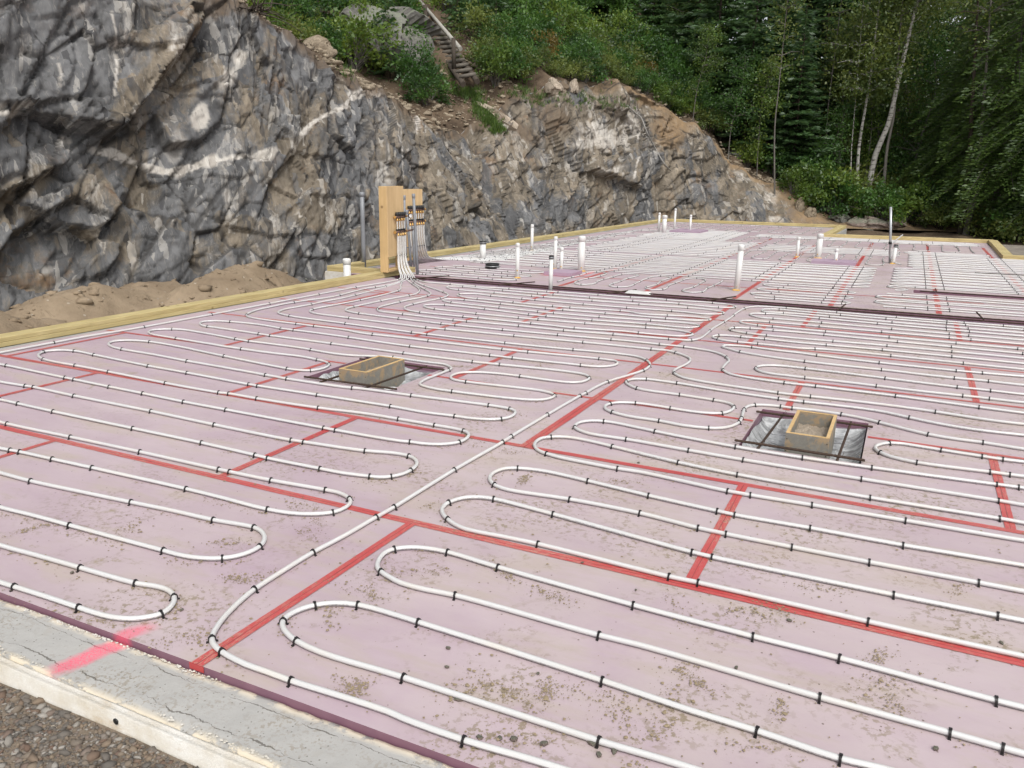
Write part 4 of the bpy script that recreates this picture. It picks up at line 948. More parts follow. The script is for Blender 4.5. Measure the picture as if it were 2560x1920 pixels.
CA = CL('''c4 80,590 435,705 890,740 950,645 750,570 445,485 385,250 905,390 1230,432 1440,365 1385,265 1180,220 725,122 170,5 / c1 30,935 110,950 290,990 510,1038 1030,1155 1480,1268 1840,1285 1925,1215 1800,1160 1500,1107 1270,1060 1210,1047 775,950 390,868 40,795 100,683 295,727 735,820 1115,900 1410,968 1480,985 1770,1043 2045,1085 /
 c2 200,1359 345,1318 330,1215 38,1180 28,1180 / c1 1680,895 1610,885 1185,800 835,725 410,640 185,592 140,585 35,472 360,540 410,550 605,590 790,627 1015,673 1250,717 1790,818 1855,830 / c2 345,1118 685,1120 720,1045 515,1003 265,960 / c1 1760,707 1420,655 1265,628 1210,622 915,570 600,507 415,472 250,440 235,399 410,392 520,413 820,475 1035,513 1375,577 1425,585 1755,635 2160,698 / c2 655,940 975,960 1045,893 890,865 355,797''')
heating_tube('white heating tube of all the loops left of the diagonal tube', PA, True, CA, .55)

# tube B: lead -> diagonal -> front run -> all loops of the right field
PB_ = lead(4) + parse('''P4 300,1195 155,1222 / c1 1665,145 1590,158 1545,172 1540,182 1600,198 1855,233 2110,267 / c2 145,333 385,365 440,372 885,422 1320,467 1690,500 1800,511 1910,527 1965,545 1995,565 2005,583 1990,605 1955,625 1850,660 1710,703 1620,745 1560,780 1520,800 1295,930 1045,1080 985,1120 650,1312 235,1570 110,1640 /
 c4 2080,210 1900,310 1730,400 1560,505 1405,605 1340,658 1285,710 1230,770 1195,820 1175,860 1175,895 1200,930 1260,970 1360,1020 1480,1062 1610,1110 1900,1200 2150,1282 / c5 520,1345 885,1475 1470,1647 / w 1.0,1.73 4.4,1.73 4.7,1.76 4.76,1.82 4.7,1.88 4.4,1.91 1.0,1.9 /
 c5 2212,1625 1715,1480 515,1090 / c4 1780,955 1640,890 1590,850 1563,810 1565,780 1590,752 1650,720 1740,692 1850,680 1980,690 / c5 605,750 1735,1110 / c6 300,1215 675,1330 1155,1490 1390,1544 / w 1.0,2.14 4.4,2.14 4.66,2.18 4.74,2.27 4.66,2.37 4.4,2.41 1.0,2.4 /
 c6 2212,1460 1785,1340 1035,1135 0,835 / c5 1715,830 830,585 650,550 500,510 430,475 375,440 352,410 360,370 385,335 425,310 490,295 570,290 660,297 785,320 1095,413 1925,645 / c6 150,655 650,785 1150,910 2212,1195 / w 1.0,2.64 4.4,2.65 4.66,2.7 4.74,2.8 4.66,2.92 4.4,2.96 1.0,2.96 /
 c6 2212,900 1315,700 335,475 / c5 2145,470 1340,270 1100,220 900,180 830,150 785,118 755,85 750,55 765,32 790,15 / c2 640,1525 700,1508 780,1500 860,1503 925,1513 1060,1545 1335,1618 / c6 300,300 415,328 1460,545 2060,665 2212,695 / w 1.0,3.23 4.4,3.23 4.66,3.27 4.74,3.36 4.66,3.46 4.4,3.5 1.0,3.49 /
 c6 2212,525 1950,475 1320,357 875,270 495,195 335,160 0,75 / c2 1925,1610 1450,1515 1200,1478 1080,1460 990,1440 930,1415 900,1385 898,1360 915,1338 950,1318 1010,1302 1090,1300 1200,1310 1300,1325 1575,1388 1995,1490 / c3 50,1127 445,1215 545,1237 980,1313 1515,1412 / w 0.7,3.72 4.4,3.72 4.66,3.76 4.74,3.87 4.66,3.99 4.4,4.03 1.0,4.03 /
 c3 2212,1385 1530,1270 990,1180 635,1123 505,1100 0,990 / c2 1780,1303 1500,1250 1380,1225 1290,1200 1235,1178 1208,1150 1210,1125 1235,1103 1270,1090 1320,1085 1390,1083 1470,1090 1600,1115 1745,1150 2200,1260 / c3 560,1005 1325,1138 2070,1258 2212,1283 / w 1.2,4.25 4.4,4.26 4.64,4.3 4.7,4.38 4.64,4.47 4.4,4.51 1.2,4.51 /
 c3 2212,1180 2065,1155 1275,1030 595,920 280,865 0,815 / c2 2130,1146 1840,1100 1700,1080 1590,1062 1520,1040 1485,1018 1490,1000 1525,982 1600,972 1685,976 1770,988 1850,1005 2040,1045 2140,1066 / c3 90,755 550,845 935,908 1335,965 2055,1062 2180,1078 / w 1.2,4.77 4.4,4.77 4.6,4.8 4.64,4.86 4.6,4.91 4.4,4.94 1.2,4.94 /
 c3 2212,1015 2130,1005 2015,990 1595,935 1450,903 1385,878 1355,855 1365,838 1395,828 1435,823 1500,826 1550,833 1735,863 1970,900 2090,918 / w 1.0,5.24 4.4,5.25 4.62,5.29 4.68,5.38 4.62,5.47 4.4,5.51 1.2,5.51 /
 c3 2212,858 2100,840 1975,820 1820,800 1660,773 1500,735 1380,705 1270,678 1160,658 1010,635 875,622 810,613 740,606 660,604 620,612 600,630 592,655 585,680 570,705 530,725 470,737 395,737 250,722 110,695 / c2 1850,940 1745,912 1700,892 1692,876 1710,860 1750,850 1800,846 1905,850 2020,865 2145,885 /
 c3 175,625 300,642 400,652 470,652 520,638 542,615 525,600 490,588 425,576 228,545 / c2 2000,765 1915,748 1865,728 1838,708 1850,694 1890,685 1980,685 2080,697 2190,712 / c3 510,527 830,573 928,585 1150,609 1380,640 1530,672 1675,703 1840,733 2015,757 2212,778 / w 1.2,5.84 4.4,5.84 4.64,5.88 4.72,5.98 4.64,6.08 4.4,6.12 1.2,6.12 /
 c3 2212,715 2005,690 1625,632 1260,585 912,548 840,540 470,487 330,464 250,447 210,430 193,412 215,393 255,375 285,355 288,338 270,325 225,308 160,291 / Q3 385,1312 270,1297 / Q2 2205,1185 1475,1112 530,1023 / Q1 1715,950 1145,897 990,885 245,795 / c1 2085,230 1840,198 1740,184 1712,172 1730,161 / P4 45,1292 270,1250 320,1241 550,1193 660,1168 755,1142 800,1128 818,1108 815,1085 825,1065''') + rev(lead(1))
CB = CL('''c2 1980,552 2003,590 1955,625 1710,703 1560,780 1520,800 1295,930 1045,1080 985,1120 650,1312 235,1570 110,1640 / c4 2080,210 1730,400 1405,605 1175,885 1220,942 1610,1110 / c5 885,1475 1715,1480 515,1090 / c4 1635,885 1580,778 1740,692 1980,690 / c5 605,750 1735,1110 / c6 675,1330 1155,1490 1785,1340 1035,1135 / c5 1715,830 830,585 375,440 470,300 785,320 1095,413 1925,645 / c6 650,785 1150,910 1315,700 335,475 170,435 / c5 2145,470 1340,270 790,118 800,15 / c2 925,1513 1335,1618 / c6 300,300 415,328 1460,545 2060,665 1950,475 1320,357 875,270 495,195 335,160 /
 c2 1925,1610 1450,1515 920,1408 1090,1300 1575,1388 1995,1490 / c3 445,1215 545,1237 980,1313 1515,1412 1530,1270 990,1180 635,1123 505,1100 / c2 1780,1303 1280,1197 1316,1085 1745,1150 2200,1260 / c3 560,1005 1325,1138 2070,1258 2065,1155 1275,1030 595,920 280,865 / c2 1840,1100 1488,1015 1685,976 2040,1045 / c3 90,755 550,845 935,908 1335,965 2055,1062 2180,1078 2130,1005 2015,990 1595,935 1380,877 1435,823 1735,863 1970,900 2090,918 1975,820 1660,773 1380,705 1160,658 875,622 810,613 660,604 598,632 587,675 578,703 395,737 110,695 / c2 1745,912 1732,853 1905,850 2145,885 / c3 425,576 228,545 525,612 470,652 175,625 / c2 1915,748 1845,700 1980,685 2190,712''')
heating_tube('white heating tube of the middle diagonal and the long right hand loops', PB_, True, CB, .60)

# tube C: the loops of the right field beyond the right form box
PCc = lead(3) + parse('''P4 935,1075 985,1110 990,1132 955,1160 780,1195 630,1225 490,1255 430,1268 345,1287 308,1303 330,1320 405,1335 / Q1 555,755 900,797 1175,830 1285,840 1990,910 / Q2 1155,1010 1635,1050 2212,1110 / Q3 360,1230 525,1245 750,1275 965,1310 1090,1345 1185,1390 1225,1430 1225,1455 1200,1480 1160,1520 1142,1555 1165,1590 1250,1630 / c3 640,450 885,483 955,490 1207,520 1495,555 1990,622 2212,650 / w 1.2,6.43 4.4,6.44 4.64,6.48 4.72,6.6 4.64,6.71 4.4,6.75 1.2,6.75 /
 c3 2212,590 1972,563 1870,552 1617,525 1385,497 1187,473 950,447 840,434 750,423 695,411 668,397 675,384 705,378 750,376 800,378 900,388 1185,422 1395,448 1635,478 1880,507 1960,515 2212,543 / w 1.2,7.02 4.4,7.02 4.64,7.06 4.72,7.18 4.64,7.3 4.4,7.34 1.2,7.35 /
 c3 2212,490 1940,460 1855,453 1620,428 1430,405 1205,382 965,355 715,322 553,293 500,277 / Q3 1140,1255 1155,1240 1190,1234 1260,1234 1480,1250 1900,1305 2212,1340 / c3 995,315 1235,345 1390,362 1655,390 1855,410 1935,417 2212,440 / w 1.2,7.69 4.4,7.69 4.64,7.72 4.7,7.8 4.64,7.88 4.4,7.92 1,7.93 -.6,7.92 /
 Q3 2212,1275 2075,1260 1540,1205 1390,1193 1230,1175 1125,1158 1040,1136 1000,1117 1020,1104 1070,1096 1135,1095 1300,1106 1470,1124 1625,1137 2125,1190 / w -.1,8.18 4.4,8.2 4.6,8.23 4.66,8.3 4.6,8.38 4.4,8.42 0,8.42 / Q3 2212,1140 1685,1090 1550,1075 1380,1050 1275,1030 1235,1010 1245,998 1300,992 1400,993 1620,1006 1725,1018 2212,1057 / w 0,8.68 4.4,8.7 4.6,8.73 4.66,8.8 4.6,8.88 4.4,8.92 0,8.9 /
 Q3 2115,1003 1785,970 1680,962 1550,947 1430,928 1383,912 1395,900 1440,893 1520,893 1630,900 2057,935 2212,948 / w 0.2,9.18 4.4,9.24 4.6,9.28 4.66,9.35 4.6,9.43 4.4,9.47 .2,9.42 / Q3 2212,895 1900,868 1665,850 1580,832 1525,812 1520,803 1545,796 1600,793 1860,802 2135,828 / w 0,9.68 4.4,9.76 4.6,9.8 4.66,9.87 4.6,9.93 4.4,9.97 0,9.87 / Q3 2160,797 1900,783 1730,770 1690,760 1685,750 1700,738 1760,735 1915,737 2160,762 / w 0.2,10.1 4.4,10.25 4.6,10.28 4.66,10.34 4.6,10.4 4.4,10.42 0.4,10.27 /
 Q3 2212,732 2000,715 1800,702 1620,695 1530,704 1450,722 1380,757 1320,795 1255,850 1190,892 1090,950 995,1010 910,1085 860,1120 815,1143 735,1160 655,1165 535,1155 200,1130 / Q2 2135,1020 1615,975 975,925 180,848 / Q1 1465,790 1325,778 1000,740 655,700 400,670 275,655 240,630 255,605 300,585 480,540 655,500 835,465 950,432 980,412 / P4 1085,1145 1020,1108 965,1078''') + rev(lead(5))
heating_tube('white heating tube of the far right loops with the crossing run along the dark trench', PCc, True, None, .62)
# tube D: the loops beside the trench, left of the middle
PD = lead(6) + parse('''P4 1000,1070 1130,1115 1225,1148 1252,1165 1240,1183 1140,1210 1040,1230 930,1255 870,1272 852,1290 875,1308 985,1328 / Q1 815,662 1000,685 1325,716 2130,797 / Q2 310,808 670,845 1000,882 1740,932 / Q3 0,1065 250,1087 495,1105 600,1108 690,1098 735,1082 710,1070 640,1050 545,1030 400,1012 170,995 / Q2 2110,887 1295,828 930,800 440,760 305,748 / Q1 1935,718 1580,683 1200,642 1030,622 930,602 880,585 890,572 950,563 1030,560 1120,563 1425,590 1860,640 / Q2 435,702 570,715 985,752 1365,782 2010,828 / Q3 75,938 400,970 570,985 665,990 760,985 822,967 800,952 740,940 645,926 250,898 / Q2 2185,790 1570,745 1170,715 675,672 560,662 /
 Q1 1840,592 1315,537 1200,520 1145,503 1150,490 1200,485 1295,485 1540,507 1845,542 2165,573 / Q2 695,622 865,635 1545,690 2115,738 / Q3 180,848 690,887 850,890 935,888 980,878 965,868 930,862 715,838 0,797 / Q2 1785,658 1010,603 305,543 207,532 / Q1 2140,532 1765,492 1475,466 1390,448 1348,430 1365,416 1430,410 1590,413 1810,437 / Q2 340,482 450,492 1110,552 1870,612 2180,633 / Q3 245,745 630,775 860,800 1020,805 1100,800 1165,788 1150,775 1080,762 875,732 665,715 210,685 / Q2 1715,540 980,485 545,450 435,440 / Q1 1695,383 1280,348 1215,330 1195,318 1225,310 1300,308 1420,312 1720,342 / Q2 550,410 645,415 1278,465 2010,520 / Q3 430,650 795,685 1040,706 1170,712 1270,712 1325,703 1310,692 1240,672 1080,655 930,640 480,613 75,580 / Q2 1692,452 1280,420 760,385 660,380 50,335 / Q1 1720,322 1395,290 1065,262 900,248''') + rev(lead(7))
heating_tube('white heating tube of the narrow loops between left form box and trench', PD, True, None, .6)

# far field -------------------------------------------------------------------
def serp(u0, u1, v0, v1, along='u', sp=.258, jag=.1, start=0, wob=.03):
    """back and forth over a rectangle with round turns"""
    P = []; n = int(((v1 - v0) if along == 'u' else (u1 - u0)) / sp) + 1; r = sp / 2
    for k in range(n):
        a, b = (u0, u1) if along == 'u' else (v0, v1)
        ja, jb = random.uniform(-jag, jag), random.uniform(-jag, jag)
        if k % 2 == 0: last_a, last_b = (ja if k == 0 else last_a), jb
        c = (v0 if along == 'u' else u0) + k * sp
        fwd = (k + start) % 2 == 0
        ends = [a + r + (.0 if k else 0), b - r]
        if not fwd: ends.reverse()
        s_ = 1 if fwd else -1
        m = max(2, int(abs(ends[1] - ends[0]) / (3. if along == 'u' else .45)))
        seg = []
        for q in range(m + 1):
            t = ends[0] + (ends[1] - ends[0]) * q / m; w_ = random.uniform(-wob, wob) if 0 < q < m else 0
            seg.append((t, c + w_))
        if k < n - 1: seg.append((ends[1] + s_ * r * .93, c + sp * .5))
        P += seg
    return [G(p[0], p[1], 0.0122) if along == 'u' else G(p[1], p[0], 0.0122) for p in P]
def far(label, *a, **k):
    st = k.pop('gap', 1.15); heating_tube(label, serp(*a, **k), False, None, st, 'white heating tubes clipped to the floor', st=.09)
far('white heating tube of short runs behind the dark trench beside the black floor drain', -7.0, -5.15, 10.86, 12.4, gap=.6)
far('white heating tube winding lengthwise behind the trench left of the tallest pipe', -4.55, -2.2, 10.95, 12.6, along='v', sp=.262, wob=.05, gap=.4)
far('white heating tube behind the trench right of the tallest white pipe', -1.85, -.55, 10.92, 12.55, gap=.8)
far('white heating tube between the long trench and the short one on the right', -.3, 5.0, 10.95, 12.45)
far('white heating tube with runs across the floor left of the square violet gap', -7.0, -.42, 12.80, 15.85, sp=.196)
far('white heating tube right of the violet gap, ending at the short trench', -.2, .1, 12.7, 13.4)
far('white heating tube with long runs behind the short trench on the right', -.16, 5.0, 13.18, 16.0, sp=.196)
far('white heating tube with long runs across the floor along the far left timber', -6.3, -3.1, 16.1, 20.1, sp=.196)
far('white heating tube with runs towards the back, around the leftmost group of far pipes', -6.3, -4.0, 20.3, 23.9, sp=.196)
far('white heating tube of short lengthwise runs by the low pipe on the violet block', -2.95, -.35, 16.25, 18.25, along='v', gap=.4)
far('white heating tube of cross runs right of the steel pipe', .05, 5.0, 16.2, 19.1, sp=.196)
far('white heating tube of cross runs in front of the back right corner', -.05, 1.6, 19.2, 19.95, sp=.196)
far('white heating tube forming the white band behind the fat white pipe', -2.95, -.1, 18.45, 19.9, sp=.22)
far('white heating tube of lengthwise runs in the violet patch at the back right', -3.75, 1.55, 20.1, 22.2, along='v', sp=.3, gap=.4)
far('white heating tube of the last cross runs before the right back timber', -3.7, 1.6, 22.35, 23.3, sp=.2)
far('white heating tube of lengthwise runs in the deep violet patch before the last back timber', -6.9, -2.25, 24.2, 27.2, along='v', sp=.3, gap=.4)
# leads running up the left side from the rear manifold
def lead2(k):
    i = k // 2; up = k % 2 == 0; x = -7.465 + (0 if up else .016); y = 11.555 + .07 * i; z = .885 if up else .69
    fx, fy = -7.86 + .034 * k, 12.45 + .02 * k
    return [Vector((x, y, z)), Vector((x + .004, y, .45)), Vector((x + .015, y + .03, .26)), Vector((x - .02, y + .16, .12)), Vector(((x + fx * 2) / 3, (y + fy * 2) / 3 + .02, .035)), Vector((fx, fy, 0.0122))]
for k in range(14):
    vt = 13.6 + (k if k < 7 else 13 - k + 7 - 6.5) * 1.55 + (0 if k < 7 else .4); ue = -7.62 + .075 * k
    P = lead2(k) + [Vector((ue + .01, 13.0, 0.0122)), Vector((ue + .03 * (vt - 12) * .6, vt - .35, 0.0122)), Vector((ue + .03 * (vt - 12) * .6 + .12, vt - .08, 0.0122)), Vector((-6.35, vt + .03, 0.0122)), Vector((-6.1, vt + .03, 0.0122))]
    heating_tube(('first', 'second', 'third', 'fourth', 'fifth', 'sixth', 'seventh', 'eighth', 'ninth', 'tenth', 'eleventh', 'twelfth', 'thirteenth', 'fourteenth')[k] + ' white tube counted from the far left timber in the rear manifold bundle', P, False, None, .5, 'tubes from the rear manifold', st=.07)

# dried mud crumbs lying on the boards along the tubes and where boots dropped them
def crumbs():
    C = []; rg = np.random.default_rng(77)
    for nm in [o for o in COL.objects if o.name.startswith('heating_tube') and o.type == 'MESH'][:2]:
        A = np.array([tuple(v.co) for v in nm.data.vertices])[::10]; A = A[(A[:, 2] < .03) & (A[:, 1] < 6.2) & (A[:, 0] > -3.6) & (A[:, 0] < 1.4)]
        q = A[rg.integers(0, len(A), 5200)] + rg.uniform(-.03, .03, (5200, 3)); w = fbm(q * np.array([2.2, 2.2, 0]), 3, 91); q = q[w > -.02]
        off = np.abs(rg.normal(.006, .016, len(q))) + TR * .8; an = rg.uniform(0, 6.28, len(q)); q[:, 0] += off * np.cos(an); q[:, 1] -= off * np.abs(np.sin(an)); C.append(q)
    for s_ in 'c5 1130,450 640,440 960,1170 1165,1185 870,1150 1390,1190 1830,1290 1540,1180 1430,590 210,1150 60,720 1950,1600 1230,1470/c6 290,965 150,1190 1365,910 1430,1050 1490,1210 660,660 770,615 1840,515 610,1415 320,1050 230,640 1040,510 120,1180 800,1200/c4 1320,550 1690,300 1740,200 2060,640 1960,600 1020,880 1950,1160 1260,350 700,280 1640,150 180,270 1500,520/c2 1040,1185 920,940 800,1140 700,600 1140,1380 1810,1390 1220,610 480,1560'.split('/'):
        tk = s_.split(); pts_ = [at(tk[0], *[float(v) for v in q.split(',')]) for q in tk[1:]]
        for p in pts_:
            n = int(rg.integers(60, 190)); sg = rg.uniform(.025, .06); an = rg.uniform(0, 3.14); e = rg.normal(size=(n, 2)) * np.array([sg * 1.5, sg * .6])
            C.append(np.stack([p.x + e[:, 0] * math.cos(an) - e[:, 1] * math.sin(an), p.y + e[:, 0] * math.sin(an) + e[:, 1] * math.cos(an), 0 * e[:, 0]], 1))
    n = 1500; C.append(np.stack([rg.uniform(-3.4, 1.2, n), rg.uniform(1.7, 5.5, n), np.zeros(n)], 1))
    C = np.concatenate(C); n = len(C); r = np.clip(rg.lognormal(-6.15, .55, n), .0008, .008); k = 5; an = rg.uniform(0, 6.28, (n, 1)) + np.arange(k)[None] * 6.283 / k; rr = r[:, None] * rg.uniform(.5, 1.3, (n, k))
    V = np.stack([C[:, 0:1] + rr * np.cos(an), C[:, 1:2] + rr * np.sin(an), np.full((n, k), .0034)], -1); tp = np.stack([C[:, 0], C[:, 1], .0034 + r * .55], -1)[:, None]
    Vv = np.concatenate([V, tp], 1).reshape(-1, 3); b = np.arange(n)[:, None] * (k + 1)
    F = np.concatenate([np.stack([b[:, 0] + j, b[:, 0] + (j + 1) % k, b[:, 0] + k], 1) for j in range(k)])
    obj('mud_crumbs', npmesh('mud_crumbs', Vv, F, False), m_plain('dried mud crumbs', (.27, .215, .14), .95, .15, 0, .35, 30), label='dried mud crumbs scattered on the violet boards along the tubes', category='dirt', kind='stuff')
crumbs()

# ------------------------------------------------------------------ manifold boards, manifolds, pipes
def panel(name, label, u, v0, v1, zt, zb, depth):
    t = thing(name, label, 'plywood board', (u - depth / 2, v0, .085), 'plywood boards for the manifolds')
    for k, v in enumerate((v0, v1 - .038)):
        MB().box((u - depth, v, .0855), (u - .0125, v + .038, zt - .001), None, .003).build('stud', M['stud'], t)
    MB().box((u - .0122, v0 + .001, zb), (u, v1, zt), None, .001).build('plywood_sheet', M['ply'], t)
    MB().box((u - depth, v0 + .039, zt - .04), (u - .0125, v1 - .039, zt - .002), None, .002).build('top_plate', M['stud'], t)
    MB().box((u - depth, v0 + .0385, .0855), (u - .0125, v1 - .0385, .123), None, .003).build('bottom_plate', M['stud'], t)
    return t
panel('plywood_board', 'front plywood manifold board on studs, standing on the corner of the timber', -6.862, 10.03, 10.56, 1.33, .31, .135).rotation_euler = (0, 0, R(7.1))
panel('plywood_board', 'rear plywood manifold board, half hidden behind the front board', -7.50, 11.40, 12.02, 1.256, .32, .135)
def manifold(label, u, v0, n, pitch, z1, z2, gauge=False):
    t = thing('manifold', label, 'manifold', (u, v0, z2), 'brass heating manifolds')
    L = n * pitch
    for zi, z in enumerate((z1, z2)):
        mb = MB(); mb.tube([(u, v0 - .03, z), (u, v0 + L + .02, z)], .0165, 10); mb.build('bar', M['copper'], t)
        for e in ((v0 - .05, v0 - .03), (v0 + L + .02, v0 + L + .04)):
            MB().tube([(u, e[0], z), (u, e[1], z)], .021, 8).build('end_fitting', M['brass'], t)
        for k in range(n):
            v = v0 + (k + .5) * pitch
            mb = MB(); h = .052 if zi == 0 else .026
            mb.lathe([(.0255 if zi == 0 else .018, .017), (.029 if zi == 0 else .02, .022), (.028 if zi == 0 else .019, .017 + h - .006), (.02, .017 + h)], (u, v, z), 10); mb.build('valve_cap', M['blackp'], t)
            mb = MB(); mb.lathe([(.0125, -.06), (.0155, -.055), (.0155, -.03), (.011, -.028), (.011, -.014)], (u + (0 if zi == 0 else .016), v, z), 8); mb.build('fitting', M['brass'], t)
        for v in (v0 + L * .32, v0 + L * .85):
            mb = MB(); mb.box((u - .035, v - .006, z - .03), (u - .018, v + .006, z + .03)); mb.box((u - .02, v - .006, z + .0165), (u + .019, v + .006, z + .0195)); mb.box((u + .0175, v - .006, z - .035), (u + .0205, v + .006, z + .0195)); mb.build('bracket', M['blackp'], t)
    if gauge:
        mb = MB(); mb.tube([(u, v0 + L + .04, z1), (u, v0 + L + .12, z1)], .012, 8); mb.build('gauge_pipe', M['copper'], t)
        mb = MB(); mb.lathe([(.03, -.012), (.032, -.01), (.032, .01), (.028, .012)], (u + .012, v0 + L + .145, z1), 14, Matrix.Rotation(R(90), 3, 'Y') @ Matrix.Rotation(R(25), 3, 'X')); g = mb.build('gauge', M['blackp'], t)
        mb = MB(); mb.lathe([(.026, .0122), (.026, .0132)], (u + .012, v0 + L + .145, z1), 14, Matrix.Rotation(R(90), 3, 'Y') @ Matrix.Rotation(R(25), 3, 'X')); mb.build('dial', M['dial'], g)
        mb = MB(); mb.tube([(u, v0 + L + .04, z2), (u, v0 + L + .25, z2)], .016, 8); mb.build('outlet_pipe', M['copper'], t)
    for i, z in enumerate((.32,)):
        mb = MB()
        for k in range(n): mb.lathe([(.016, -.006), (.016, .006)], (u + .018, v0 + (k + .5) * pitch, z), 8)
        mb.box((u + .001, v0, z - .004), (u + .006, v0 + L, z + .004)); mb.build('tube_tie', M['blackp'], t)
    return t
manifold('front manifold with four black valve caps and a round gauge on the front plywood board', -6.858, 10.2525, 4, .075, .885, .665, True).rotation_euler = (0, 0, R(7.1))
manifold('rear manifold with a long row of black valve caps on the rear plywood board', -7.465, 11.5175, 7, .07, .922, .727)

def conduit(label, x, y, h, r, lean=(0, 0), z0=.0, group='grey plastic conduits', bend=None):
    t = thing('conduit', label, 'conduit', (x, y, z0), group)
    a = Vector((x, y, z0)); b = Vector((x + lean[0], y + lean[1], h)); pts = [a, a.lerp(b, .3) + Vector((lean[0] * -.04, lean[1] * -.04, 0)), a.lerp(b, .65), b]
    MB().tube(pts, r, 12).build('pipe', M['pvcg'], t)
    d = (b - a).normalized(); MB().tube([b - d * .062, b - d * .058, b + d * .002, b + d * .003], [r * 1.02, r * 1.24, r * 1.24, r * 1.15], 12).build('coupling', M['pvcg'], t)
    return t
conduit('thick grey conduit left of the plywood boards against the rock', -8.02, 11.02, 1.20, .036, (0, .0))
conduit('tall thin grey conduit in front of both plywood boards', -6.76, 10.67, 1.215, .0215, (-.055, 0))
conduit('leaning thin grey conduit with its top between the two manifolds', -7.25, 11.25, .94, .021, (-.068, 0))
conduit('shortest thin grey conduit behind the tall one', -7.18, 11.24, .69, .0205, (-.014, 0))
conduit('thin grey conduit at the right edge of the front plywood board', -7.185, 11.0, 1.174, .019, (-.012, 0))
MB().tube([(-7.55, 10.9, -.1), (-7.55, 10.9, .28)], .007, 6).build('rebar_stake', M['rebar'], label='rusty rebar stake standing behind the timber left of the front plywood board', category='rebar')

def vent(label, x, y, h, r, cap='white', lean=(0, 0), glue=True, z0=0., cat='pipe'):
    t = thing('vent_pipe', label, cat, (x, y, z0), 'white plastic pipes standing in the floor')
    b = Vector((x + lean[0], y + lean[1], h)); a = Vector((x, y, z0 - .1)); ax = (b - a).normalized(); rot = Vector((0, 0, 1)).rotation_difference(ax).to_matrix()
    MB().lathe([(r, 0), (r, (b - a).length - .03)], a, 20, rot).build('pipe', M['pvc'], t)
    ch = min(.09, r * 2.1)
    if cap == 'white':
        prof = [(r * 1.02, -ch), (r * 1.11, -ch + .003), (r * 1.11, -.022 - r * .1), (r * 1.06, -.012), (r * .85, -.003), (r * .45, .001), (r * .05, .002)]
        MB().lathe(prof, b, 20, rot).build('cap', M['pvc'], t)
    else:
        MB().lathe([(r * 1.05, -.05), (r * 1.22, -.046), (r * 1.24, -.012), (r * 1.15, -.008), (r * 1.05, 0.)], b, 20, rot).build('cap', M['blackp'], t)
        MB().lathe([(r * 1.25, -.036), (r * 1.3, -.034), (r * 1.3, -.026), (r * 1.25, -.024)], b, 20, rot).build('clamp', M['galv'], t)
    if glue:
        V = []; n = 18
        for k in range(n):
            an = 2 * math.pi * k / n; q = r + random.uniform(.008, .034); V.append((x + q * math.cos(an), y + q * math.sin(an), .0035)); V.append((x + (r - .002) * math.cos(an), y + (r - .002) * math.sin(an), .022))
        mb = MB(); mb.add(V, [(2 * k, 2 * ((k + 1) % n), 2 * ((k + 1) % n) + 1, 2 * k + 1) for k in range(n)]); mb.build('sealant_collar', M['glue'], t)
        p = MB(); z = z0 + random.uniform(.05, .12); an = random.uniform(-2.2, -.9); p.lathe([(.004, -.001), (.012, 0), (.004, .001)], (x + r * math.cos(an), y + r * math.sin(an), z), 7, Vector((0, 0, 1)).rotation_difference(Vector((math.cos(an), math.sin(an), 0))).to_matrix()); p.build('primer_smudge', M['glue'], t)
    return t
vent('fat white capped pipe outside the timber left of the plywood boards', -7.44, 9.80, .285, .055, glue=False, z0=-.4)
vent('fat white pipe with a black rubber cap by the far left timber', -6.98, 13.25, .33, .056, 'black', glue=False)
vent('white capped pipe nearest to the black floor drain', -5.27, 11.13, .53, .030)
vent('white capped pipe beside the far left timber behind the black capped one', -6.89, 15.22, .535, .031)
vent('slim white pipe with a black cap standing in the near edge of the trench', -4.36, 10.29, .465, .028, 'black', glue=False)
vent('white capped pipe left behind the near violet foam block', -5.22, 12.48, .545, .030)
vent('shorter white capped pipe behind the near violet foam block', -5.08, 12.42, .38, .030)
vent('fat white capped pipe right behind the near violet foam block', -4.76, 12.49, .575, .056)
vent('tallest white capped pipe, alone right behind the trench and leaning slightly right', -2.08, 11.6, .64, .040, lean=(.02, 0))
vent('leftmost slim pipe of the farthest pipe group', -6.24, 22.27, .535, .030, glue=False)
vent('fat pipe of the farthest pipe group', -6.05, 22.14, .48, .062, glue=False)
vent('tallest slim pipe of the farthest pipe group, on the far violet block', -6.04, 23.19, .625, .029, glue=False)
vent('rightmost slim pipe of the farthest pipe group, on the far violet block', -5.54, 22.99, .475, .031, glue=False)
vent('slim white capped pipe left of the fattest pipe in the right middle', -1.95, 17.18, .405, .031)
vent('fattest white capped pipe in the right middle of the floor', -1.55, 17.17, .485, .057)
vent('short white capped pipe on the right violet foam block', -1.17, 16.45, .27, .031)
vent('slim white pipe with a black cap beside the tall steel pipe', -.20, 16.95, .36, .033, 'black', lean=(.02, 0))
# far steel pipe with a loose end of tube
t = thing('steel_pipe', 'tall thin steel pipe at the far right with a loose tube end tied on', 'pipe', (-.24, 17.1, 0))
MB().tube([(-.25, 17.1, 0), (-.30, 17.1, .5), (-.36, 17.1, 1.04)], [.023, .023, .023], 12).build('pipe', M['galv'], t)
MB().tube([(-.287, 17.09, .35), (-.292, 17.09, .40)], .032, 10).build('tape_wrap', M['blackp'], t)
heat = smooth([Vector(p) for p in ((-.05, 16.8, .0105), (-.16, 16.92, .03), (-.25, 17.04, .10), (-.262, 17.06, .25), (-.24, 17.05, .38), (-.16, 17.06, .47), (-.09, 17.08, .54))])
obj('loose_tube', tube_mesh('loose_tube', heat, .011)[0], M['tube'], t)
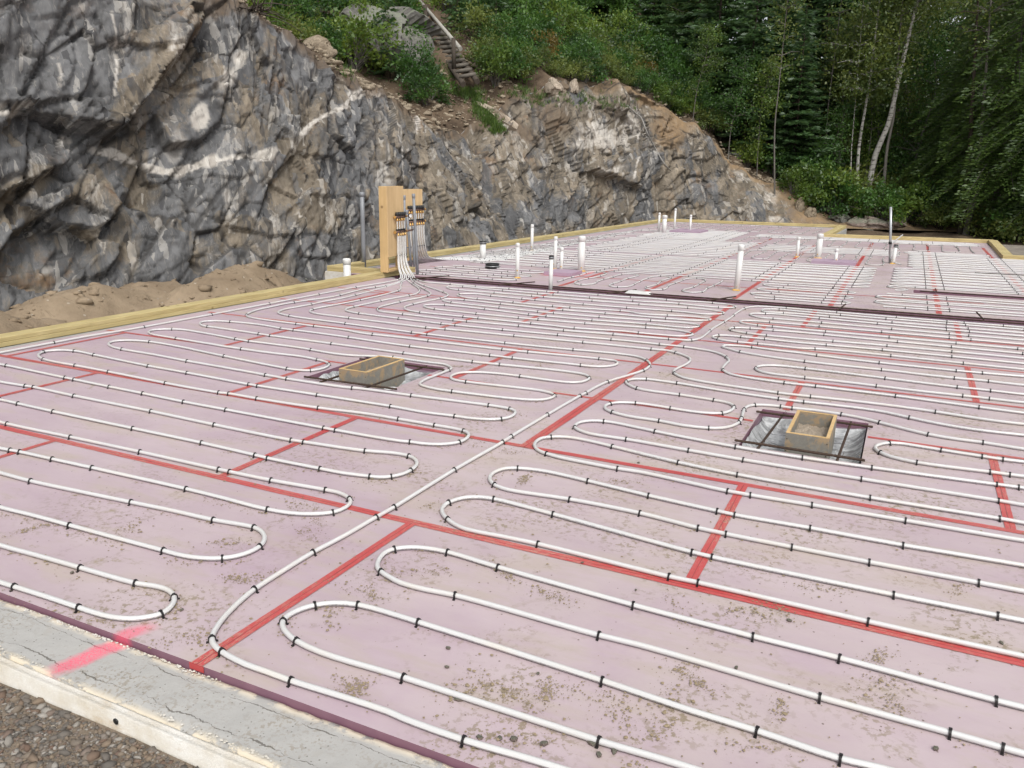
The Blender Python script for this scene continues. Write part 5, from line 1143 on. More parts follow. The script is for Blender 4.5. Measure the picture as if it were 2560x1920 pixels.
# black floor drain
t = thing('floor_drain', 'low black plastic drain ring on the floor behind the trench', 'drain', (-6.17, 12.05, 0))
MB().lathe([(.115, .004), (.12, .01), (.112, .03), (.112, .068), (.12, .072), (.12, .08), (.105, .083), (.098, .06)], (-6.17, 12.05, 0), 24).build('ring', M['blackp'], t)
MB().lathe([(.122, .036), (.126, .038), (.126, .046), (.122, .048)], (-6.17, 12.05, 0), 24).build('clamp', M['galv'], t)
MB().box((-6.055, 12.03, .034), (-6.02, 12.06, .05), None, .003).build('clamp_screw', M['galv'], t)
# violet foam blocks set round pipe groups
def block(label, q, h, name='foam_block'):
    V = [(x, y, .003) for x, y in q] + [(x, y, h) for x, y in q]; mb = MB()
    mb.add(V, [(3, 2, 1, 0), (4, 5, 6, 7), (0, 1, 5, 4), (1, 2, 6, 5), (2, 3, 7, 6), (3, 0, 4, 7)])
    return mb.build(name, M['slab'], label=label, category='foam block', group='violet foam blocks round the pipes')
block('violet foam block between the trench and a group of three white pipes', [(-5.08, 11.70), (-4.62, 11.72), (-4.62, 12.18), (-5.08, 12.16)], .055)
block('long violet foam block with the short white pipe on it, at the right', [(-1.56, 16.0), (-.80, 16.03), (-.80, 16.62), (-1.56, 16.6)], .055)
block('violet foam block under the farthest group of pipes', [(-5.96, 22.36), (-5.12, 22.42), (-5.12, 23.4), (-5.96, 23.4)], .06)
mb = MB(); mb.add([(-5.13, 11.66, .0026), (-4.54, 11.68, .0026), (-4.50, 12.62, .0026), (-4.6, 12.62, .0026), (-4.605, 11.70, .0026), (-5.13, 11.70, .0026)], [(0, 1, 2, 3, 4, 5)])
mb.build('pink_tape', m_plain('pink paint', (.72, .22, .24), .6), floor)

# ------------------------------------------------------------------ form boxes, rebar
def form_box(label, x0, x1, y0, y1, zt):
    t = thing('form_box', label, 'form box', ((x0 + x1) / 2, (y0 + y1) / 2, -.2), 'wooden form boxes in the footing pits'); w = .02; z0 = -.2
    for a, b in (((x0, y0, z0), (x1, y0 + w, zt)), ((x0, y1 - w, z0), (x1, y1, zt))): MB().box(a, b, None, .002).build('side_board', M['fply'], t)
    for a, b in (((x0, y0 + w + .0005, z0), (x0 + w, y1 - w - .0005, zt - .002)), ((x1 - w, y0 + w + .0005, z0), (x1, y1 - w - .0005, zt - .002))): MB().box(a, b, None, .002).build('side_board', M['fply'], t)
    for a, b in (((x0, y0, zt + .0005), (x1, y0 + w, zt + .003)), ((x0, y1 - w, zt + .0005), (x1, y1, zt + .003)), ((x0, y0 + w, zt - .0015), (x0 + w, y1 - w, zt + .002)), ((x1 - w, y0 + w, zt - .0015), (x1, y1 - w, zt + .002))): MB().box(a, b).build('board_edge', M['stud'], t)
    n = 30; X, Y = np.meshgrid(np.linspace(x0 + w, x1 - w, n), np.linspace(y0 + w, y1 - w, n)); P = np.stack([X.ravel(), Y.ravel(), 0 * X.ravel()], 1)
    P[:, 2] = zt - .085 + .03 * fbm(P * 9, 4, 401) + .02 * fbm(P * 30, 3, 402) + .02 * (P[:, 1] - y0); i = np.arange(n * n).reshape(n, n)
    obj('concrete_fill', npmesh('concrete_fill', P, np.stack([i[:-1, :-1], i[:-1, 1:], i[1:, 1:], i[1:, :-1]], -1).reshape(-1, 4), True), M['agg'], t)
    for k in range(4): 
        p = (x0 + .01 if k % 2 else x1 - .01, y0 - .0012, zt - .035 if k < 2 else zt - .11); MB().lathe([(.0035, 0), (.0035, .0012)], p, 8, Matrix.Rotation(R(90), 3, 'X')).build('screw', M['rebar'], t)
    return t
form_box('wooden form box in the left pit, grey cement smeared on its long side', -3.785, -3.53, 4.84, 5.36, .09)
form_box('wooden form box in the right pit, open end towards the camera', -.51, -.265, 4.86, 5.40, .088)
def rebar(label, a, b, r=.0065, group=None, parent=None, name='rebar'):
    a, b = Vector(a), Vector(b); L = (b - a).length; n = max(4, int(L / .012)) if L < 1.5 else max(4, int(L / .05)); mb = MB()
    mb.tube([a.lerp(b, k / n) for k in range(n + 1)], [r * (1.13 if k % 2 else .95) for k in range(n + 1)], 7)
    o = mb.build(name, M['rebar'], parent)
    if parent is None: setp(o, label=label, category='rebar', group=group)
    return o
def mat_(label, bars, c):
    t = thing('rebar_grid', label, 'rebar grid', c, 'tied rebar grids in the footing pits')
    for a, b in bars: rebar(None, a, b, .0076, None, t, 'bar')
    for (a, b) in bars[2:]:
        for (p, q) in bars[:2]:
            x = a[0] + (b[0] - a[0]) * (p[1] - a[1]) / (b[1] - a[1]); MB().tube([(x - .02, p[1] - .012, .012), (x, p[1], .027), (x + .02, p[1] + .013, .012), (x + .028, p[1] + .004, .04)], .0016, 5).build('wire_tie', M['rebar'], t)
mat_('rusty rebar grid round the right form box', [((-.79, 4.785, .018), (-.06, 4.775, .018)), ((-.78, 5.48, .018), (-.05, 5.49, .018)), ((-.645, 4.72, .005), (-.61, 5.55, .005)), ((-.205, 4.72, .005), (-.185, 5.58, .005))], (-.4, 5.1, 0))
mat_('rusty rebar grid round the left form box', [((-4.04, 4.74, .018), (-3.22, 4.78, .018)), ((-4.04, 5.45, .018), (-3.22, 5.46, .018)), ((-3.86, 4.7, .005), (-3.84, 5.55, .005)), ((-3.47, 4.7, .005), (-3.44, 5.55, .005))], (-3.66, 5.1, 0))
MB().tube(smooth([Vector(p) for p in ((-3.40, 4.86, -.20), (-3.40, 4.87, -.06), (-3.37, 4.89, -.035), (-3.28, 4.9, -.03), (-3.1, 4.9, -.03))]), .024, 10).build('drain_elbow', M['pvc'], label='white plastic pipe elbow lying in the left pit', category='pipe')
for k, (dv, lb) in enumerate(((.11, 'long rusty rebar along the near side of the dark trench'), (.30, 'long rusty rebar along the far side of the dark trench'))):
    a, b = G(-6.6 + .2 * k, 10.26 + dv, .012), G(5.0, 10.26 + dv, .012); rebar(lb, a, b, .0085, 'long rebars in the trenches')
rebar('rusty rebar lying along the short trench on the right', G(.25, 12.78, .012), G(5, 12.78, .012), .0085, 'long rebars in the trenches')
for k, (u, sk, zz) in enumerate(((-6.3, .28, .03), (-4.92, .30, .03), (-3.38, .22, .025), (-2.06, .25, .03), (-.62, .05, .035), (.86, -.04, .05), (2.4, .0, .03))):
    rebar(('short rebar stub at the left end of the trench beside the fan of tubes', 'short rebar stub across the trench left of the slim black capped pipe', 'short rebar stub across the trench by the white plastic scrap', 'short rebar stub across the trench in front of the tallest white pipe', 'short rusty rebar stub across the trench at a red tape line', 'rusty rebar stub standing proud of the trench at the right', 'short rebar stub across the trench at the right end')[k], G(u - sk / 2, 10.20, zz), G(u + sk / 2, 10.76, zz), .0085, 'short rebar stubs across the trench')
rebar('short rusty rebar stub across the left end of the short trench', G(.46, 12.58, .03), G(.45, 13.04, .03), .008, 'short rebar stubs across the trench')
rebar('thin dark rod lying on the tubes at the far right', at('Q4', 1730, 718, .022), at('Q4', 2210, 741, .022) + Vector((.6, .02, 0)), .008)
o = MB(); o.add([(-3.36, 10.50, .0), (-3.02, 10.52, .0), (-2.98, 10.58, .0), (-3.34, 10.60, .0), (-3.31, 10.515, .04), (-3.07, 10.53, .035), (-3.04, 10.57, .035), (-3.29, 10.585, .04)], [(3, 2, 1, 0), (4, 5, 6, 7), (0, 1, 5, 4), (1, 2, 6, 5), (2, 3, 7, 6), (3, 0, 4, 7)])
o.build('plastic_scrap', M['pvc'], label='white plastic scrap lying across the dark trench', category='scrap')

# ------------------------------------------------------------------ loose stones on the floor, gravel
def rock_mesh(name, seed, sub=2, sq=(1, .8, .6), rough=.35):
    bm = bmesh.new(); bmesh.ops.create_icosphere(bm, subdivisions=sub, radius=1); P = np.array([tuple(v.co) for v in bm.verts])
    h, _ = facets(P * 1.1 + seed * 3.7, 500 + seed, .8, True); d = 1 + rough * h + .12 * fbm(P * 3 + seed, 3, 600 + seed)
    P = P * d[:, None] * np.array(sq)
    for v, p in zip(bm.verts, P): v.co = p
    me = bpy.data.meshes.new(name); bm.to_mesh(me); bm.free(); return me
PEB = [rock_mesh('pebble', 40 + k, 1, (1, .75, .55)) for k in range(4)]
for me in PEB: me.materials.append(M['bldR'])
for c, x, y, r, lb in (('c4', 398, 512, .010, 'small grey stone beside the second loop from the front left'), ('c4', 1005, 718, .007, 'small grey stone right of the nearest left loop'), ('c4', 920, 765, .005, 'tiny dark stone below the nearest left loop'),
        ('c5', 787, 908, .009, 'small dark stone between the two nearest right loops'), ('c5', 780, 1025, .008, 'small reddish stone in the nearest right loop'), ('c5', 852, 1222, .013, 'grey stone touching the second front tube'), ('c5', 982, 1455, .010, 'grey stone beside the clip on the front tube'),
        ('c5', 1105, 1462, .009, 'small tan stone near the front tube'), ('c5', 1190, 1465, .014, 'larger grey stone in a mud patch between the front tubes'), ('c5', 1375, 1495, .013, 'dark pointed stone between the front tubes'), ('c5', 1670, 1490, .014, 'beige stone touching the second front tube by its clip'),
        ('c5', 1340, 1063, .007, 'small dark stone beside the third front tube'), ('c5', 1715, 1563, .010, 'reddish grey stone by the lower edge of the picture'), ('c5', 1810, 1540, .011, 'grey stone just below the second front tube'), ('c5', 1940, 552, .006, 'tiny dark stone left of the red tape in the middle right'), ('c5', 1612, 384, .007, 'dark stone sitting on the red tape'),
        ('c6', 555, 965, .008, 'dark stone between the third and fourth front tubes'), ('c6', 860, 693, .010, 'flat dark stone below the red tape'), ('c6', 2082, 820, .009, 'flat dark stone near the right edge'), ('c6', 1705, 1430, .010, 'dark stone near the bottom right'), ('c2', 1925, 1262, .009, 'dark stone beside the long red tape in the middle'), ('c2', 2073, 640, .007, 'dark speck of stone near the crossing of the red tapes')):
    p = at(c, x, y, .004); o = link(bpy.data.objects.new('pebble', random.choice(PEB))); o.location = p; o.scale = (r, r, r); o.rotation_euler = (random.uniform(-.2, .2), random.uniform(-.2, .2), random.uniform(0, 6)); setp(o, label=lb, category='pebble', group='small stones on the violet floor')
def scatter(name, pts, sizes, mat, base, colvals, **k):
    bv = [np.array([tuple(v.co) for v in m_.vertices]) for m_ in base]; bf = [np.array([tuple(p.vertices) for p in m_.polygons]) for m_ in base]
    V = []; F = []; Cc = []; n = 0
    for i, (p, s) in enumerate(zip(pts, sizes)):
        j = int(rng.integers(len(base))); an = rng.uniform(0, 6.28); c_, s_ = math.cos(an), math.sin(an); tl = rng.uniform(-.5, .5)
        Rm = np.array([[c_, -s_, 0], [s_, c_, 0], [0, 0, 1]]) @ np.array([[1, 0, 0], [0, math.cos(tl), -math.sin(tl)], [0, math.sin(tl), math.cos(tl)]])
        q = bv[j] @ Rm.T * s + p; V.append(q); F.append(bf[j] + n); n += len(q); Cc.append(np.full(len(q), colvals[i]))
    return obj(name, npmesh(name, np.concatenate(V), np.concatenate(F), False, cols=np.concatenate(Cc)), mat, **k)
GB = [rock_mesh('gravel', 60 + k, 1, (1, random.uniform(.55, .9), random.uniform(.3, .6)), .95) for k in range(8)]
n = 24000; P = np.stack([rng.uniform(-4.6, -.9, n), 1.375 - np.abs(rng.normal(0, .28, n)), np.zeros(n)], 1); P = P[P[:, 1] > .35]; s = np.clip(rng.lognormal(-5.75, .58, len(P)), .0018, .015); P[:, 2] = gravel_z(P) + s * .15; P[:, 1] = np.minimum(P[:, 1], 1.386 - s)
scatter('gravel', P, s, M['gravel'], GB, rng.uniform(0, 1, len(P)), kind='stuff', label='mixed grey and brown gravel along the foundation wall', category='gravel')
# bits of rubble and stones in the soil band above the rock face
def hill_pts(n, r0, r1, i0, i1):
    k = rng.integers(0, len(idx), n * 3); k = k[(idx[k] >= i0) & (idx[k] < i1)][:n]; r = rng.uniform(r0, r1, len(k)); P = np.empty((len(k), 3))
    for j in range(3): P[:, j] = [np.interp(r[a], RW, HS[k[a], :, j]) for a in range(len(k))]
    return P + np.concatenate([rng.normal(0, .05, (len(k), 2)), np.zeros((len(k), 1))], 1)
def near_s(u, v): return int(np.argmin((S[:, 0] - u) ** 2 + (S[:, 1] - v) ** 2))
P = hill_pts(2600, -.02, 2.2, near_s(-10.5, 12.5), near_s(-9.8, 25)); s = np.clip(rng.lognormal(-3.55, .65, len(P)), .012, .14)
P2 = hill_pts(900, 0, 1.6, near_s(-8.3, 29.9), near_s(-1, 33.5)); s2 = np.clip(rng.lognormal(-3.4, .6, len(P2)), .015, .13)
P = np.concatenate([P, P2]); s = np.concatenate([s, s2])
scatter('rubble', P, s, M['bldT'], GB, rng.uniform(0, 1, len(P)), kind='stuff', label='loose rubble lying in the soil band along the top of the rock cut', category='rubble')
pts = []
for k in range(900):
    u, v = rng.uniform(-11.2, -7.6), rng.uniform(3, 30)
    q = min(range(0, NS, 20), key=lambda i: (S[i, 0] - u) ** 2 + (S[i, 1] - v) ** 2)
    pts.append((u, v, -.58 + .0 * u))
P = np.array(pts); s = np.clip(rng.lognormal(-3.3, .6, len(P)), .015, .12)
scatter('rubble', P, s, M['bldG'], GB, rng.uniform(0, 1, len(P)), kind='stuff', label='broken rock lying on the ground below the rock face', category='rubble')
pts = []
for k in range(700):
    h = BVM.ray_cast(Vector((rng.uniform(-10.4, -7.5), rng.uniform(3.2, 11.8), 5)), Vector((0, 0, -1)))
    if h[0] is not None and h[0].z > -.6: pts.append(tuple(h[0]))
P = np.array(pts); s = np.clip(rng.lognormal(-3.9, .55, len(P)), .006, .07)
scatter('clods', P, s, M['sand'], GB, rng.uniform(0, 1, len(P)), kind='stuff', label='clods and small stones lying on the sand heap', category='clods')
# single boulders -------------------------------------------------------------
def boulder(label, c, x, y, w, mat, seed, sq=(1, .8, .6), rot=0, dz=0., sub=4):
    p = cast(c, x, y)
    if p is None: return
    o = obj('boulder', rock_mesh('boulder', seed, sub, sq, .55), M[mat]); o.location = (p.x, p.y, p.z + dz); o.scale = (w, w, w); o.rotation_euler = (random.uniform(-.2, .2), random.uniform(-.2, .2), R(rot)); setp(o, label=label, category='boulder', group='boulders along the top of the rock cut'); return o
boulder('huge lichen covered grey boulder on top of the rock cut left of the log stairs', 'P2', 600, 300, 1.15, 'bldG', 1, (1.05, .8, .72), 30, .25, 5)
boulder('tan upright boulder left of the lichen boulder', 'P2', 230, 290, .27, 'bldT', 2, (1, .6, .72), 40, .0)
boulder('small pale tan boulder at the left end of the rubble band', 'P2', 125, 240, .26, 'bldT', 3, (1, .7, .7), 10, .0)
boulder('grey pointed boulder right of the lichen boulder', 'P2', 830, 425, .30, 'bldG', 4, (.7, .6, 1.1), 0, .02)
boulder('tan boulder below the lichen boulder', 'P2', 660, 430, .34, 'bldT', 5, (1, .6, .7), -30, 0)
Lg = [cast('P2', *q) for q in ((1160, 612), (1205, 622), (1270, 655), (1335, 695), (1385, 730), (1412, 752), (1400, 778), (1345, 742), (1275, 700), (1220, 660), (1170, 632))]
Lg = [q for q in Lg if q is not None]; bm_ = MB(); k_ = len(Lg); nn = Vector((.35, -.55, .75)).normalized()
bm_.add([q + nn * (.07 + .04 * random.random()) for q in Lg] + [q - nn * .25 for q in Lg], [tuple(range(k_))] + [(i, k_ + i, k_ + (i + 1) % k_, (i + 1) % k_) for i in range(k_)])
bm_.build('boulder', M['bldP'], label='long pale ledge of rock sloping down behind the green grass', category='boulder', group='boulders along the top of the rock cut')
boulder('pale quartz boulder on top of the pink outcrop', 'P2', 1620, 535, .30, 'bldP', 7, (.8, .6, .9), 0, 0)
boulder('narrow white quartz boulder on top of the pink outcrop', 'P2', 1735, 520, .2, 'bldP', 8, (.6, .5, 1.), 0, 0)
boulder('grey slab boulder leaning at the right end of the outcrop', 'P3', 290, 470, .40, 'bldG', 9, (.55, .5, 1.25), 0, -.1)
boulder('grey boulder at the edge of the wood behind the right back timber', 'P3', 1645, 1205, .55, 'bldR', 10, (1, .8, .75), 20, .15)
boulder('flat reddish boulder in the soil behind the right back timber', 'P3', 1400, 1175, .42, 'bldR', 11, (1.2, .7, .4), 10, .05)
boulder('reddish boulder beside the steel pipe at the edge of the wood', 'P3', 1540, 1180, .34, 'bldR', 12, (1, .8, .5), 50, .05)
boulder('yellow tan stone in the soil at the end of the rock cut', 'P3', 1040, 1085, .30, 'bldT', 13, (.5, .4, 1.), 0, 0)
boulder('second yellow tan stone in the soil at the end of the rock cut', 'P3', 1100, 1120, .28, 'bldT', 14, (.6, .5, .9), 30, 0)
boulder('grey boulder in the roots above the end of the rock cut', 'P3', 705, 810, .26, 'bldG', 15, (1, .7, .5), 0, 0)
boulder('grey stone at the foot of the slope behind the corner of the timber', 'P3', 1240, 1150, .28, 'bldG', 16, (1, .8, .7), 0, 0)
# log stairs ------------------------------------------------------------------
def stairs():
    q0 = cast('P2', 1110, 452); q1 = cast('P2', 790, -5); d0 = math.hypot(q0.x, q0.y) - 1.1 if q0 else 26.2; d1 = math.hypot(q1.x, q1.y) - 1.3 if q1 else 33.; d1 = min(max(d1, d0 + 3), d0 + 11)
    bl, br_ = atd('P2', 1072, 455, d0), atd('P2', 1155, 440, d0); tl, tr = atd('P2', 735, -10, d1), atd('P2', 822, -10, d1); dd_ = lambda y: d0 + (d1 - d0) * (450 - y) / 460
    t = thing('log_stairs', 'weathered log staircase with a pale pole handrail climbing the wooded slope', 'stairs', bl)
    n = 19
    for k in range(n + 1):
        a, b = bl.lerp(tl, k / n), br_.lerp(tr, k / n); d = (b - a).normalized(); MB().tube([a - d * .03, a.lerp(b, .5), b + d * .03], [.06, .065, .058], 8).build('tread', M['logw'], t)
    dn = Vector((0, 0, -.12))
    for a, b in ((bl, tl), (br_, tr)): MB().tube([a + dn + (a - b).normalized() * .3, a.lerp(b, .5) + dn, b + dn], [.09, .085, .08], 8).build('stringer', M['logd'], t)
    r0, r1 = atd('P2', 1070, 290, dd_(400)), atd('P2', 815, -10, dd_(20)); MB().tube([r0, r0.lerp(r1, .5), r1], [.07, .065, .06], 8).build('handrail', M['logp'], t)
    for (x, y0, y1, dd) in ((1028, 225, 412, dd_(405)), (860, 30, 190, dd_(190))): MB().tube([atd('P2', x + 3, y1, dd), atd('P2', x, y0, dd)], .07, 8).build('post', M['logd'], t)
    MB().tube([atd('P2', 808, 150, dd_(170)), atd('P2', 850, 60, dd_(170))], .035, 6).build('brace', M['logw'], t)
stairs()
p = [cast('P3', *q) for q in ((140, 548), (185, 590), (212, 610), (245, 690), (290, 775), (330, 845), (368, 890))]
p = [q - Vector(ray('P3', 250, 700)).normalized() * .12 for q in p if q is not None]
if len(p) > 2: MB().tube(smooth(p, .2), .022, 6).build('cable', M['cable'], label='grey cable hanging down over the pink outcrop', category='cable')
def root_tangle(label, c, x, y, r, n, mat, grp='bare roots and brush on the slope'):
    q = cast(c, x, y)
    if q is None: return
    mb = MB()
    for k in range(n):
        d = Vector((random.gauss(0, 1), random.gauss(0, 1), abs(random.gauss(.2, .7)))).normalized(); L = r * random.uniform(.5, 1.3); pts = [q + Vector((random.gauss(0, .1), random.gauss(0, .1), .02))]
        for j in range(4): d = (d + Vector((random.gauss(0, .35), random.gauss(0, .35), random.gauss(-.08, .3)))).normalized(); pts.append(pts[-1] + d * L / 4)
        mb.tube(pts, [.02 * r, .016 * r, .012 * r, .008 * r, .004 * r], 4, False)
    mb.build('bare_brush', M[mat], label=label, category='brush', group=grp)
root_tangle('grey tangle of bare roots on the bank above the pink outcrop', 'P2', 1690, 430, .9, 26, 'twig')
root_tangle('dark hanging roots over the yellow bank at the end of the rock cut', 'P3', 860, 850, .9, 34, 'logd')
root_tangle('bare brush left of the lichen boulder', 'P2', 330, 260, .8, 30, 'twig')
root_tangle('dark roots at the upper left end of the rubble band', 'P1', 1290, 60, .9, 30, 'logd')
root_tangle('reddish bare brush below the lichen boulder', 'P2', 560, 370, .6, 40, 'leafR')

# ------------------------------------------------------------------ plants
def leaves(C, Dr, size, rg, asp=.55, fold=.25, var=None):
    """one diamond leaf per centre, Dr = growth direction"""
    n = len(C); Dr = Dr / (np.linalg.norm(Dr, axis=1)[:, None] + 1e-9); rv = rg.normal(size=(n, 3)); rv[:, 2] += .0
    sd = np.cross(Dr, rv); sd /= np.linalg.norm(sd, axis=1)[:, None] + 1e-9; nm = np.cross(sd, Dr)
    s = (size * np.ones(n) * rg.uniform(.7, 1.3, n))[:, None]
    a = C; b = C + Dr * s * .45 + sd * s * asp * .5 + nm * s * fold * .3; c = C + Dr * s; d = C + Dr * s * .45 - sd * s * asp * .5 + nm * s * fold * .3
    V = np.stack([a, b, c, d], 1).reshape(-1, 3); F = np.arange(4 * n).reshape(n, 4)
    v = rg.uniform(0, 1, n) if var is None else var
    return V, F, np.repeat(np.stack([v, rg.uniform(0, 1, n), v], 1), 4, 0)
def shrub_meshes(seed, h, r, nleaf, ls, ntip=26, stems=7):
    rg = np.random.default_rng(seed); rd = random.Random(seed); mb = MB(); C = []; D = []
    for k in range(ntip):
        an = rd.uniform(0, 6.283); q = rd.uniform(.15, 1) ** .6; zt = h * rd.uniform(.25, 1) * (1 - .35 * q * q)
        tip = Vector((r * q * math.cos(an), r * q * math.sin(an), zt)); mid = tip * .5 + Vector((0, 0, h * .12))
        mb.tube([Vector((rd.gauss(0, .06), rd.gauss(0, .06), -.1)), mid, tip], [.018, .011, .004], 4, False)
        m_ = nleaf // ntip; sg = .12 * r + .05; t = rg.uniform(.45, 1.08, m_)[:, None]
        base = np.array(mid)[None] * (1 - t) + np.array(tip)[None] * t + rg.normal(size=(m_, 3)) * np.array([sg, sg, sg * .62]) * (.6 + .5 * t)
        d = base - np.array([0, 0, h * .25]); d /= np.linalg.norm(d, axis=1)[:, None]; d = d * .7 + rg.normal(size=(m_, 3)) * .7; d[:, 2] -= .15
        C.append(base); D.append(d)
    m_ = nleaf // ntip; vr = np.clip(np.repeat(rg.uniform(.0, .85, ntip), m_) + rg.normal(0, .10, ntip * m_), 0, 1)
    C = np.concatenate(C); C[:, 2] = np.maximum(C[:, 2], .03); V, F, c = leaves(C, np.concatenate(D), ls, rg, var=vr)
    return mb.me('trunk'), npmesh('crown', V, F, False, cols=c)
def fir_meshes(seed, h, r, bare=.06, dens=1., droop=.25, spray=.26, whorl=.30, up=.0, tr=.05, power=.85):
    rg = np.random.default_rng(seed); rd = random.Random(seed); mb = MB(); lean = (rd.uniform(-.02, .02) * h, rd.uniform(-.02, .02) * h)
    ax = lambda z: Vector((lean[0] * (z / h) ** 2, lean[1] * (z / h) ** 2, z))
    mb.tube([ax(-.3)] + [ax(h * k / 8) for k in range(1, 9)], [tr * h / 5 * 1.15] + [max(.006, tr * h / 5 * (1 - k / 8.1)) for k in range(1, 9)], 7, False)
    C = []; D = []; z = bare * h
    while z < h * .985:
        f = (z / h - bare) / (1 - bare); L0 = r * (1 - f) ** power * (.55 + .45 * min(1, f * 6)) + .06; nb = max(4, int(6.5 * dens * (1 - .4 * f)))
        a0 = rd.uniform(0, 6.28)
        for b in range(nb):
            L = L0 * rd.uniform(.62, 1.12); an = a0 + b * 6.283 / nb + rd.uniform(-.35, .35); zz = z + rd.uniform(-.1, .1); o = ax(zz); d = Vector((math.cos(an), math.sin(an), 0))
            el = up + .25 * f - droop * .5
            pt = lambda t: o + d * (L * t) + Vector((0, 0, L * (el * t - droop * t * t * .8 + .22 * t ** 4)))
            if L > .35: mb.tube([pt(0), pt(.5), pt(.95)], [.012 + .006 * L, .009, .004], 3, False)
            ns = max(3, int(L / .085 * dens)); sd = Vector((-d.y, d.x, 0))
            for q in range(ns):
                t = .12 + .88 * (q + rd.random()) / ns; p = pt(t); w = L * .42 * (1 - t * .75) + .08
                for s_ in (1, -1):
                    m_ = max(1, int(w / .13))
                    for j in range(m_):
                        C.append(p + sd * s_ * (w * j / m_ * .8) + d * (w * j / m_ * .5) + Vector((0, 0, rd.gauss(-.02, .025) - .10 * w * j / m_)))
                        D.append(sd * s_ * rd.uniform(.5, 1.) + d * rd.uniform(.5, 1.1) + Vector((0, 0, rd.uniform(-.35, .12))))
        z += whorl * rd.uniform(.8, 1.2) * (1 - .35 * f)
    V, F, c = leaves(np.array([tuple(p) for p in C]), np.array([tuple(p) for p in D]), spray, rg, .34, .2)
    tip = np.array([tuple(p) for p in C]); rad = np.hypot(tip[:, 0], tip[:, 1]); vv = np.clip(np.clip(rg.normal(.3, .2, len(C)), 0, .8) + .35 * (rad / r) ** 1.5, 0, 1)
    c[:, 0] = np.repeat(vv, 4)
    return mb.me('trunk'), npmesh('crown', V, F, False, cols=c)
def broad_meshes(seed, h, r, nleaf, ls, z0=.3, trunk_r=.09, pts=None, ncl=46, vert=1.):
    """tree with a bare trunk and a loose crown of leaf clumps"""
    rg = np.random.default_rng(seed); rd = random.Random(seed); mb = MB()
    pts = pts or [Vector((0, 0, -.3)), Vector((rd.gauss(0, .12), rd.gauss(0, .12), h * .35)), Vector((rd.gauss(0, .25), rd.gauss(0, .25), h * .7)), Vector((rd.gauss(0, .3), rd.gauss(0, .3), h))]
    tk = smooth(pts, .35); n = len(tk); mb.tube(tk, [max(.012, trunk_r * (1 - .85 * k / n)) for k in range(n)], 9, False); C = []; D = []
    for k in range(ncl):
        f = z0 + (1 - z0) * rd.random() ** .85; b = tk[min(n - 1, int(f * n))]; an = rd.uniform(0, 6.283); L = r * rd.uniform(.25, 1) * (1.15 - .75 * max(0, (f - z0) / (1 - z0)) ** 1.6) * (.55 + .45 * min(1, (f - z0) * 5))
        d = Vector((math.cos(an), math.sin(an), rd.uniform(-.05, .5))); tip = b + d * L; mid = b.lerp(tip, .5) + Vector((0, 0, .10 * L)); mb.tube([b, mid, tip], [.012 + .010 * L, .012, .004], 4, False)
        m_ = nleaf // ncl; sg = .17 * r + .08; t = rg.uniform(.35, 1.1, m_)[:, None]
        base = np.array(b)[None] * (1 - t) + np.array(tip)[None] * t + rg.normal(size=(m_, 3)) * np.array([sg, sg, sg * .6 * vert]) * (.5 + .6 * t); C.append(base)
        dd = rg.normal(size=(m_, 3)); dd[:, 2] -= .45; D.append(dd)
    m_ = nleaf // ncl; vr = np.clip(np.repeat(rg.uniform(.05, .8, ncl), m_) + rg.normal(0, .18, ncl * m_), 0, 1)
    V, F, c = leaves(np.concatenate(C), np.concatenate(D), ls, rg, var=vr)
    return mb.me('trunk'), npmesh('crown', V, F, False, cols=c)
def register(pair, bark, leaf):
    pair[0].materials.append(M[bark]); pair[1].materials.append(M[leaf]); return pair
def plant(name, label, cat, pair, loc, sc=1., rot=None, group=None, sz=None, tilt=0.):
    t = thing(name, label, cat, loc, group); t.rotation_euler = (random.gauss(0, tilt), random.gauss(0, tilt), random.uniform(0, 6.283) if rot is None else rot); t.scale = (sc, sc, sc * (sz or 1))
    for nm, me in zip(('trunk' if 'tree' in name or cat == 'tree' else 'stem', 'crown' if 'tree' in name or cat == 'tree' else 'foliage'), pair):
        o = link(bpy.data.objects.new(nm, me)); o.parent = t
    return t
SHA = [register(shrub_meshes(700 + k, 1.7, 1.0, 2300, .125), 'barkG', 'leafA') for k in range(3)]
SHY = [register(shrub_meshes(720 + k, 1.6, .95, 2000, .12), 'barkG', 'leafY') for k in range(3)]
SHO = [register(shrub_meshes(740 + k, 1.4, .8, 1300, .11), 'barkG', 'leafO') for k in range(2)]
SHD = [register(shrub_meshes(750 + k, 1.3, 1.1, 2000, .11), 'barkD', 'leafB') for k in range(2)]
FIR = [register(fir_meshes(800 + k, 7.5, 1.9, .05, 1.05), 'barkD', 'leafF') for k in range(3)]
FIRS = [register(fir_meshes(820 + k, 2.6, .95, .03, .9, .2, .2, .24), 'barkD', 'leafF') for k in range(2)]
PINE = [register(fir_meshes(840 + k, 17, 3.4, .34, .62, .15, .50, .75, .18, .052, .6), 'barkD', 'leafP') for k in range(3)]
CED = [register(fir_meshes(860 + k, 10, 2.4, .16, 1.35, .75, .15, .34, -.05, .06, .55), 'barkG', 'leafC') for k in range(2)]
BRD = [register(broad_meshes(880 + k, 9, 2.6, 9500, .12, .22), 'barkG', ('leafB', 'leafA', 'leafB')[k]) for k in range(3)]
SAP = [register(broad_meshes(900 + k, 4.2, 1.1, 2600, .09, .38, .028, None, 26), 'barkG', ('leafA', 'leafY')[k]) for k in range(2)]

def on(u, v): return (u, v, ground_z(u, v) - .05)
def onD(x, dist, c='D', y=500):
    p = atd(c, x, y, dist); return on(p.x, p.y)
